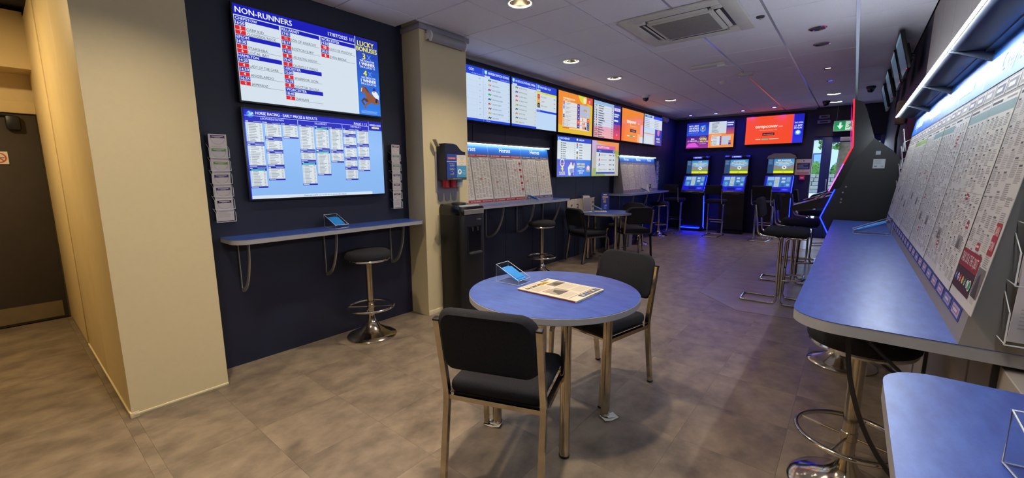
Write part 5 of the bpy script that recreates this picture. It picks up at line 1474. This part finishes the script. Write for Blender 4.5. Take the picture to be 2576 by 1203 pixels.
MB().lathe([(0.001, 1.098), (0.075, 1.098), (0.07, 1.112), (0.05, 1.116), (0.001, 1.116)], (0.0, 0.055, 0), 24).build('top_cap', M_black, t)
lg = Print(0.10, 0.03, '#0f0f12', layer=0.0005)
lg.text('Culligan', 0.5, 0.5, 0.5, '#e8e8ea', 'c', 0.9, 0.01)
lg.build('maker_mark', M_print, t, (0.065, -0.1565, 0.945))
rec = Print(0.17, 0.24, '#050507', layer=0.0004)
al = MB()
frame_pts = ((-0.095, 0.64), (0.095, 0.90))
al.span((-0.095, -0.160, 0.64), (-0.085, -0.154, 0.90)); al.span((0.085, -0.160, 0.64), (0.095, -0.154, 0.90)); al.span((-0.095, -0.160, 0.89), (0.095, -0.154, 0.90))
al.build('alcove_frame', M_black, t)
MB().span((-0.085, -0.158, 0.645), (0.085, -0.1545, 0.89)).build('alcove', M_gloss, t)
MB().span((-0.09, -0.185, 0.618), (0.09, -0.15, 0.640), 0.008).build('drip_tray', M_dark, t)
MB().span((-0.075, -0.180, 0.640), (0.075, -0.157, 0.644), 0.001).build('drip_grid', M_steel, t)
for x in (-0.035, 0.035):
    MB().lathe([(0.001, 0), (0.009, 0), (0.011, 0.035), (0.001, 0.035)], seg=14).build('tap', M_dark, t, (x, -0.167, 0.85))
MB().span((-0.172, -0.02, 0.0), (-0.165, 0.10, 0.02), 0.002).build('foot_strip', M_black, t)
cup = thing('plastic_bag', 'crumpled clear plastic bag hanging beside the water cooler', 'bag', (XM+0.012, 2.715, 0.70), PI/2)
g = MB()
rr = random.Random(5)
rings = []
for z, r in ((0.0, 0.012), (0.03, 0.028), (0.07, 0.036), (0.11, 0.02), (0.20, 0.008), (0.30, 0.004)):
    rings.append([(0.0+r*1.2*math.cos(2*PI*j/12)*(1+0.3*rr.random()), -0.02+0.4*r*math.sin(2*PI*j/12)*(1+0.3*rr.random()), z) for j in range(12)])
g.ring_skin(rings)
g.build('film', acrylic('plastic_film', (0.85, 0.85, 0.84), 0.12, 0.25), cup)

# ------------------------------------------------------------------ newspaper on the near table
p = Print(0.285, 0.375, '#d6cbb6', layer=0.0003, thick=0.0)
p.text('WEEKEND GUIDE INSIDE', 0.06, 0.055, 0.03, '#b8655a', maxu=0.52).rect(0.66, 0.03, 0.94, 0.075, '#77716a', 1)
p.text('RACING', 0.06, 0.135, 0.07, '#33342e', maxu=0.36, bold=0.02).rect(0.44, 0.10, 0.76, 0.175, '#cdb83a', 1).text('POST', 0.46, 0.135, 0.07, '#a8443a', maxu=0.28, bold=0.02)
p.rect(0.56, 0.21, 0.94, 0.37, '#7d7468', 2).poly([(0.62, 0.37), (0.68, 0.26), (0.80, 0.24), (0.88, 0.37)], '#4b443c', 3)
p.lines(0.06, 0.20, 0.52, 0.36, 8, '#a9a091', 0.4, 2, 0.2, 8).lines(0.55, 0.40, 0.95, 0.60, 9, '#b0a797', 0.4, 2, 0.2, 9)
p.rect(0.10, 0.42, 0.50, 0.66, '#9b9384', 2).poly([(0.14, 0.66), (0.24, 0.50), (0.36, 0.46), (0.44, 0.66)], '#57504a', 3).rect(0.10, 0.39, 0.36, 0.41, '#c2705c', 3)
p.lines(0.06, 0.69, 0.48, 0.82, 7, '#b0a797', 0.4, 2, 0.2, 10).lines(0.55, 0.64, 0.95, 0.82, 8, '#b0a797', 0.4, 2, 0.2, 11)
p.rect(0.05, 0.85, 0.95, 0.86, '#5a554c', 2).rect(0.30, 0.875, 0.95, 0.97, '#4a5468', 2)
for k in range(5):
    p.disc(0.40+k*0.12, 0.922, 0.036, ['#c9c2b4', '#5b7fae', '#b98a70', '#d4cec2', '#6f7f9a'][k], 4)
nw = thing('newspaper', 'folded newspaper lying on the near round table', 'newspaper', (-1.188, 1.885, ZT), R(89))
def sheet(m, w, h, z, th, lift, k):
    n = 12
    top, bot = [], []
    for i in range(n+1):
        u = i/n
        x = (u-0.5)*w
        zz = z+lift*abs(u-0.5)**2*4*(0.6 if u < 0.5 else 1.0)+0.0006*math.sin(u*9+k)
        top.append([(x+0.0008*k, -h/2+0.0015*k, zz+th), (x-0.0008*k, h/2, zz+th*0.9)])
        bot.append([(x+0.0008*k, -h/2+0.0015*k, zz), (x-0.0008*k, h/2, zz)])
    rings = [[top[i][0], top[i][1], bot[i][1], bot[i][0]] for i in range(n+1)]
    m.ring_skin(rings)
    return top
bd = MB()
for k in range(3):
    tp = sheet(bd, 0.285, 0.375, 0.0004+0.0024*k, 0.002, 0.0015, k)
bd.build('folded_sheets', mat('aged_newsprint', '#cfc5b0', 0.85, var=0.06, scale=20), nw)
p.build('front_page', M_print, nw, (0, -0.1875, 0.0096), (R(-90), 0, 0))
MB().box((-0.1432, 0.0, 0.004), (0.0012, 0.36, 0.005)).build('red_under_edge', mat('red_print', '#7d2a2e', 0.8, var=0.1), nw)

# ------------------------------------------------------------------ things on the far table and far shelf
fx, fy = TF[0], TF[1]
def easel(label, loc, rz, w, h, pr, lean=14, back=M_navy):
    t = thing('flyer_stand', label, 'stand', loc, rz)
    pr.build('flyer', M_print, t, (0, -0.02, 0.0), (R(-lean), 0, 0))
    MB().prism([(-0.017, 0.0), (0.09, 0.0), (0.015+h*math.sin(R(lean)), h*0.98)], -w/2, w/2, 'x').build('stand_body', back, t)
    MB().span((-w/2, -0.045, 0), (w/2, -0.012, 0.004), 0.001).build('stand_foot', back, t)
    return t
p = Print(0.135, 0.30, '#1e2e86', layer=0.0006, thick=0.002)
p.rect(0.25, 0.06, 0.72, 0.13, '#dfe6f8', 1).text('BETFRED', 0.49, 0.095, 0.04, '#2a3a90', 'c', 0.42).rect(0.15, 0.17, 0.85, 0.27, '#c9a860', 1).text('PICK YOUR', 0.5, 0.22, 0.05, '#1e2e86', 'c', 0.62).text('BETS', 0.42, 0.345, 0.06, '#e8ecf8', 'c', bold=0.02).rect(0.32, 0.43, 0.62, 0.56, '#d8b040', 1).text('£5', 0.47, 0.495, 0.08, '#1e2e86', 'c', bold=0.02)
p.rect(0.34, 0.62, 0.78, 0.94, '#2a46a8', 2).disc(0.52, 0.75, 0.09, '#6a8ad8', 3).disc(0.64, 0.72, 0.08, '#8aa4e0', 3).lines(0.4, 0.85, 0.74, 0.92, 3, '#9ab0e8', 0.4, 3)
easel('navy flyer stand with gold lettering on the far round table', (fx-0.15, fy+0.28, ZT), R(24), 0.135, 0.30, p)
t = thing('leaflet_holder', 'clear leaflet holder with grey cards on the far round table', 'leaflet holder', (fx-0.27, fy-0.14, ZT), R(62))
m = MB()
m.span((-0.075, -0.04, 0), (0.075, 0.04, 0.004)); m.span((-0.075, -0.04, 0.0), (0.075, -0.037, 0.10)); m.span((-0.075, 0.037, 0.0), (0.075, 0.04, 0.24))
m.build('holder', M_acr, t)
m = MB()
for sx in (-1, 1):
    m.tube([(sx*0.075, -0.04, 0.0), (sx*0.075, -0.04, 0.10), (sx*0.075, 0.04, 0.24), (sx*0.075, 0.04, 0.0)], 0.0015, 5, True)
m.build('holder_edge', M_acr_edge, t)
for k in range(3):
    MB().box((0, -0.022+k*0.02, 0.125+k*0.012), (0.13, 0.004, 0.22+0.01*k), 0.001, rot=Matrix.Rotation(R(-6), 4, 'X')).build('card', M_grey_trim if k != 1 else M_paper, t)
for k, (dx, dy, rz, lb) in enumerate(((-0.03, 0.0, 30, 'white betting sheet lying at the front of the far round table'), (-0.20, -0.16, 40, 'white paper under the clear leaflet holder on the far round table'))):
    o = newsprint(0.20, 0.26, 90+k, reds=0, photos=1)
    o = o.build('paper_sheet', M_print, None, (fx+dx, fy+dy-0.1, ZT+0.003), (R(-90), 0, R(rz)))
    tag(o, lb, 'paper', 'loose sheets on the far round table')
# cream board with cut out letters behind the far table
t = thing('cut_out_sign', 'cream board with cut out letters on the wall behind the far round table', 'sign', (XL2+0.02, 6.31, 0.70), PI/2)
p = Print(0.90, 0.265, '#d3cab4', layer=0.001, thick=0.016)
for (a, b) in ((0.14, 0.36), (0.13, 0.66), (0.60, 0.34), (0.95, 0.28), (0.95, 0.56)):
    p.poly([(a-0.022, b-0.07), (a+0.022, b-0.07), (a+0.016, b+0.05), (a-0.02, b+0.08)], '#2a2622', 2)
p.rect(0.31, 0.28, 0.37, 0.34, '#2a2622', 2).rect(0.355, 0.28, 0.375, 0.72, '#2a2622', 2).rect(0.32, 0.47, 0.37, 0.52, '#2a2622', 2).rect(0.30, 0.66, 0.37, 0.72, '#2a2622', 2)
p.poly([(0.74, 0.26), (0.79, 0.24), (0.76, 0.40)], '#2a2622', 2).poly([(0.84, 0.4), (0.88, 0.38), (0.86, 0.5)], '#2a2622', 2)
p.rect(0.23, 0.0, 0.235, 1, '#a89f8a', 1).rect(0.45, 0.0, 0.455, 1, '#a89f8a', 1).rect(0.68, 0.0, 0.685, 1, '#a89f8a', 1).rect(0.90, 0.0, 0.905, 1, '#a89f8a', 1)
p.build('board', M_print, t)
m = MB()
for k in range(8):
    m.box((-0.42+k*0.12, 0.008, 0.268), (0.10, 0.014, 0.012), 0.004, 1)
m.build('scalloped_top', M_trim, t)
p = Print(0.11, 0.16, '#3a3a3c', layer=0.0006, thick=0.002)
p.rect(0.12, 0.08, 0.6, 0.2, '#c9a24a', 1).rect(0.12, 0.24, 0.6, 0.3, '#d8d4c8', 1).rect(0.2, 0.5, 0.9, 0.95, '#8a8c90', 1).poly([(0.55, 0.6), (0.8, 0.55), (0.78, 0.8), (0.6, 0.85)], '#d8d8d8', 2)
easel('small card stand with a dark picture on the far shelf', (XL2+0.32, 8.62, 1.015), PI/2, 0.11, 0.16, p, 12, M_white)

# waste bin behind the far table
t = thing('waste_bin', 'grey waste bin with crumpled bags between the far table and shelf', 'bin', (-3.38, 7.62, 0), R(8))
rings = []
for z, s_ in ((0.0, 0.9), (0.50, 1.0), (0.52, 1.03), (0.55, 1.03)):
    rings.append([(x*s_, y*s_, z) for x, y in rrect(-0.15, -0.13, 0.15, 0.13, (0.02,)*4, 3)])
MB().ring_skin(rings).build('bin_body', mat('grey_bin', '#8f8f98', 0.5, var=0.05), t)
rr = random.Random(3)
for k, (x, y, sz) in enumerate(((-0.13, -0.08, 0.085), (0.06, -0.04, 0.07), (0.02, 0.06, 0.08))):
    g = MB()
    bmesh.ops.create_icosphere(g.bm, subdivisions=3, radius=sz)
    for v in g.bm.verts:
        v.co *= 1+0.25*math.sin(v.co.x*90+k)*math.sin(v.co.z*70)+rr.uniform(-0.08, 0.08)
    g.build('crumpled_bag', M_paper, t, (x, y, 0.58+0.03*k))

# ------------------------------------------------------------------ far wall signs and door
p = Print(0.265, 0.33, '#c9b8ae', layer=0.0008, thick=0.004)
p.disc(0.5, 0.11, 0.05, '#3a3a4a', 1).rect(0.07, 0.24, 0.93, 0.66, '#2b2f55', 1).text('IF THE MACHINE', 0.5, 0.32, 0.04, '#c9cbe0', 'c', 0.7).lines(0.12, 0.40, 0.85, 0.62, 4, '#9a9cc0', 0.35, 2, 0.5, 2).ring(0.5, 0.74, 0.05, 0.012, '#a05a50', 2).rect(0.07, 0.84, 0.93, 0.875, '#a8423a', 1).rect(0.07, 0.91, 0.93, 0.945, '#a8423a', 1)
tag(p.build('wall_notice', M_print, None, (-0.877, YB-0.005, 1.35)), 'white notice with a navy panel on the far wall beside the door', 'notice')
t = thing('fire_call_point', 'small red fire alarm call point below the far wall notice', 'alarm', (-0.88, YB, 1.24), 0)
MB().span((-0.05, -0.045, 0), (0.05, 0, 0.095), 0.008).build('body', mat('alarm_red', '#d01838', 0.4, var=0.04, emit='#d01838', estr=0.05), t)
MB().span((-0.03, -0.048, 0.03), (0.03, -0.045, 0.06), 0.001).build('glass_plate', M_white, t)
t = thing('exit_sign', 'green and white emergency exit sign hanging over the far door', 'sign', (-0.245, YB-0.12, 2.23), 0)
MB().span((-0.185, 0.0, -0.01), (0.185, 0.02, 0.2), 0.003).build('case', M_white, t)
p = Print(0.35, 0.185, '#0f9a5a')
p.rect(0.52, 0.04, 0.98, 0.96, '#c8ecd8', 1)
p.rect(0.235, 0.14, 0.325, 0.5, '#eafff4', 2).poly([(0.14, 0.48), (0.42, 0.48), (0.28, 0.86)], '#eafff4', 2)
p.disc(0.78, 0.2, 0.035, '#0f9a5a', 3).poly([(0.70, 0.32), (0.82, 0.30), (0.80, 0.55), (0.70, 0.55)], '#0f9a5a', 3).poly([(0.72, 0.52), (0.80, 0.52), (0.90, 0.70), (0.86, 0.88), (0.82, 0.86), (0.84, 0.72)], '#0f9a5a', 3).poly([(0.70, 0.50), (0.76, 0.54), (0.68, 0.74), (0.56, 0.80), (0.56, 0.74), (0.64, 0.70)], '#0f9a5a', 3).poly([(0.82, 0.34), (0.93, 0.46), (0.90, 0.50), (0.80, 0.42)], '#0f9a5a', 3).poly([(0.70, 0.34), (0.60, 0.48), (0.63, 0.50), (0.72, 0.40)], '#0f9a5a', 3)
p.build('sign_face', mat('exit_face', rough=0.4, attr='base', estr=0.5), t, (0, -0.002, 0.005))
for x in (-0.14, 0.14):
    MB().tube([(x, 0.01, 0.2), (x, 0.01, ZC-2.23)], 0.004, 6).build('hanger', M_steel, t)
for (z, w_, lb) in ((2.50, 0.09, 'upper small grey alarm box on the far lintel'), (2.40, 0.11, 'lower small grey alarm box on the far lintel')):
    t = thing('alarm_box', lb, 'alarm', (-0.60, YB, z), 0)
    MB().span((-w_, -0.05, 0), (w_, 0, 0.07), 0.01).build('body', M_grey_trim, t)
    MB().span((-w_*0.6, -0.053, 0.02), (w_*0.6, -0.049, 0.05), 0.001).build('cover', M_dark, t)

dr = bpy.data.objects.new('door_2', None); C.objects.link(dr); dr.location = (0, YB+0.02, 0); struct(dr, 'navy framed glazed street door with a side light')
for a, b in (((-0.76, 0, 0), (-0.735, 0.09, 2.14)), ((-0.59, 0, 0), (-0.42, 0.09, 2.14)), ((0.33, 0, 0), (0.46, 0.09, 2.14)), ((-0.735, 0, 2.075), (-0.59, 0.09, 2.14)), ((-0.735, 0, 0), (-0.59, 0.09, 0.10)), ((-0.42, 0, 2.01), (0.33, 0.09, 2.14)), ((-0.42, 0, 0), (0.33, 0.09, 0.30)), ((-0.42, 0, 0.62), (0.33, 0.09, 0.76))):
    MB().span(a, b, 0.004).build('door_frame', M_doorblue, dr)
MB().span((-0.735, 0.04, 0.10), (-0.59, 0.046, 2.075)).build('pane', M_glass, dr)
MB().span((-0.42, 0.04, 0.30), (0.33, 0.046, 0.62)).build('pane', M_glass, dr)
MB().span((-0.42, 0.04, 0.76), (0.33, 0.046, 2.01)).build('pane', M_glass, dr)
MB().tube(fillet([(-0.46, 0.0, 0.95), (-0.46, -0.05, 0.95), (-0.46, -0.05, 1.25), (-0.46, 0.0, 1.25)], 0.02), 0.01, 10).build('pull_handle', M_steel, dr)
MB().span((-0.30, -0.06, 2.03), (0.02, 0.0, 2.11), 0.01).build('door_closer', M_grey_trim, dr)

# ------------------------------------------------------------------ the street outside
struct(MB().span((-30, YB+0.16, -0.2), (30, 70, -0.015)).build('ground_outside', M_pave), 'pale pavement outside the door')
gw = thing('garden_wall', 'low grey stone garden wall across the street', 'wall', (0, 36.0, -0.015), 0)
rr = random.Random(9)
MB().span((-9.0, 0.06, 0), (6, 0.4, 1.24)).build('wall_core', M_grout, gw)
z = 0.0
while z < 1.15:
    h = rr.uniform(0.22, 0.30)
    x = -4.2+rr.uniform(-0.1, 0.1)
    while x < 1.2:
        w_ = rr.uniform(0.4, 0.85)
        MB().box((x+w_/2, 0.03, z+h/2), (w_-0.03, 0.14+rr.uniform(0, 0.04), h-0.03), 0.02, 1).build('stone', M_stone, gw)
        x += w_
    z += h
def bush(label, loc, rx, ry, rz_, seed, n=700):
    t = thing('garden_bush', label, 'bush', loc, 0)
    rr = random.Random(seed)
    v, f = [], []
    for k in range(n):
        a, b = rr.uniform(0, 2*PI), math.acos(rr.uniform(-0.4, 1))
        q = rr.uniform(0.75, 1.0)
        c = Vector((rx*q*math.sin(b)*math.cos(a), ry*q*math.sin(b)*math.sin(a), max(0.02, rz_*(0.45+0.55*q*math.cos(b)))))
        u_ = Vector((rr.uniform(-1, 1), rr.uniform(-1, 1), rr.uniform(-1, 1))).normalized()*0.07
        w_ = u_.orthogonal().normalized()*0.045
        i = len(v)
        v += [c-u_, c+w_, c+u_, c-w_]
        f.append((i, i+1, i+2, i+3))
    me = bpy.data.meshes.new('foliage')
    me.from_pydata([tuple(p_) for p_ in v], [], f)
    o = link('foliage', me, M_leaf, t)
    o['kind'] = 'stuff'
    g = MB()
    bmesh.ops.create_icosphere(g.bm, subdivisions=3, radius=1.0, matrix=Matrix.Translation((0, 0, rz_*0.48)) @ Matrix.Diagonal((rx*0.85, ry*0.85, rz_*0.48, 1)))
    g.build('inner_growth', M_leaf, t)
    return t
bush('rounded green bush behind the stone garden wall, seen through the side light', (-2.3, 37.4, -0.02), 0.62, 0.6, 2.25, 1)
bush('rounded green bush behind the stone garden wall, seen through the glazed door', (-1.0, 37.4, -0.02), 0.5, 0.6, 2.1, 2)
t = thing('street_tree', 'thick brown tree trunk outside the glazed door', 'tree', (-0.36, 20.0, -0.015), 0)
MB().tube([(0, 0, 0), (0.02, 0, 0.6), (0.0, 0.02, 1.6), (0.05, 0, 3.0), (0.0, 0, 4.2)], [0.34, 0.24, 0.22, 0.21, 0.20], 18).build('trunk', M_bark, t)
rr = random.Random(21)
v, f = [], []
for k in range(1600):
    c = Vector((rr.gauss(0, 0.9), rr.gauss(0, 0.8), 4.0+rr.gauss(0, 0.6)))
    if rr.random() < 0.12:
        c = Vector((rr.uniform(-0.8, -0.2), rr.uniform(-0.4, 0.2), rr.uniform(2.25, 3.4)))
    u_ = Vector((rr.uniform(-1, 1), rr.uniform(-1, 1), rr.uniform(-1, 1))).normalized()*0.09
    w_ = u_.orthogonal().normalized()*0.06
    i = len(v)
    v += [c-u_, c+w_, c+u_, c-w_]
    f.append((i, i+1, i+2, i+3))
me = bpy.data.meshes.new('crown'); me.from_pydata([tuple(q) for q in v], [], f)
o = link('crown', me, M_leaf, t); o['kind'] = 'stuff'
t = thing('house', 'pale rendered house with blue window across the street', 'building', (-1.0, 44.0, -0.015), 0)
MB().span((-5, 0, 0), (5, 3, 4.2)).build('wall', M_render, t)
MB().prism([(-5.3, 4.2), (5.3, 4.2), (4.2, 6.0), (-4.2, 6.0)], -0.3, 3.3, 'y').build('roof', mat('house_roof', '#8a5a44', 0.8, var=0.1), t)
for x in (-1.9, 0.4, 2.6):
    wn = MB().span((x, -0.06, 1.0), (x+0.95, 0.0, 3.0), 0.01).build('window', M_doorblue, t)
    MB().span((x+0.08, -0.07, 1.1), (x+0.87, -0.058, 2.9)).build('pane', mat('house_pane', '#6f98b8', 0.15, var=0.1), wn)

# hanging odds and ends behind the gaming machines
t = thing('wall_conduit_box', 'beige junction box with hanging cable on the right wall behind the gaming machines', 'box', (XR-0.015, 6.55, 1.93), -PI/2)
MB().span((-0.05, -0.09, 0.0), (0.05, 0, 0.26), 0.02).build('body', mat('beige_box', '#b8a488', 0.6, var=0.06), t)
MB().tube([(0.0, -0.05, 0.0), (0.02, -0.06, -0.15), (-0.01, -0.05, -0.3), (0.01, -0.04, -0.5)], 0.012, 8).build('cable', M_dark, t)
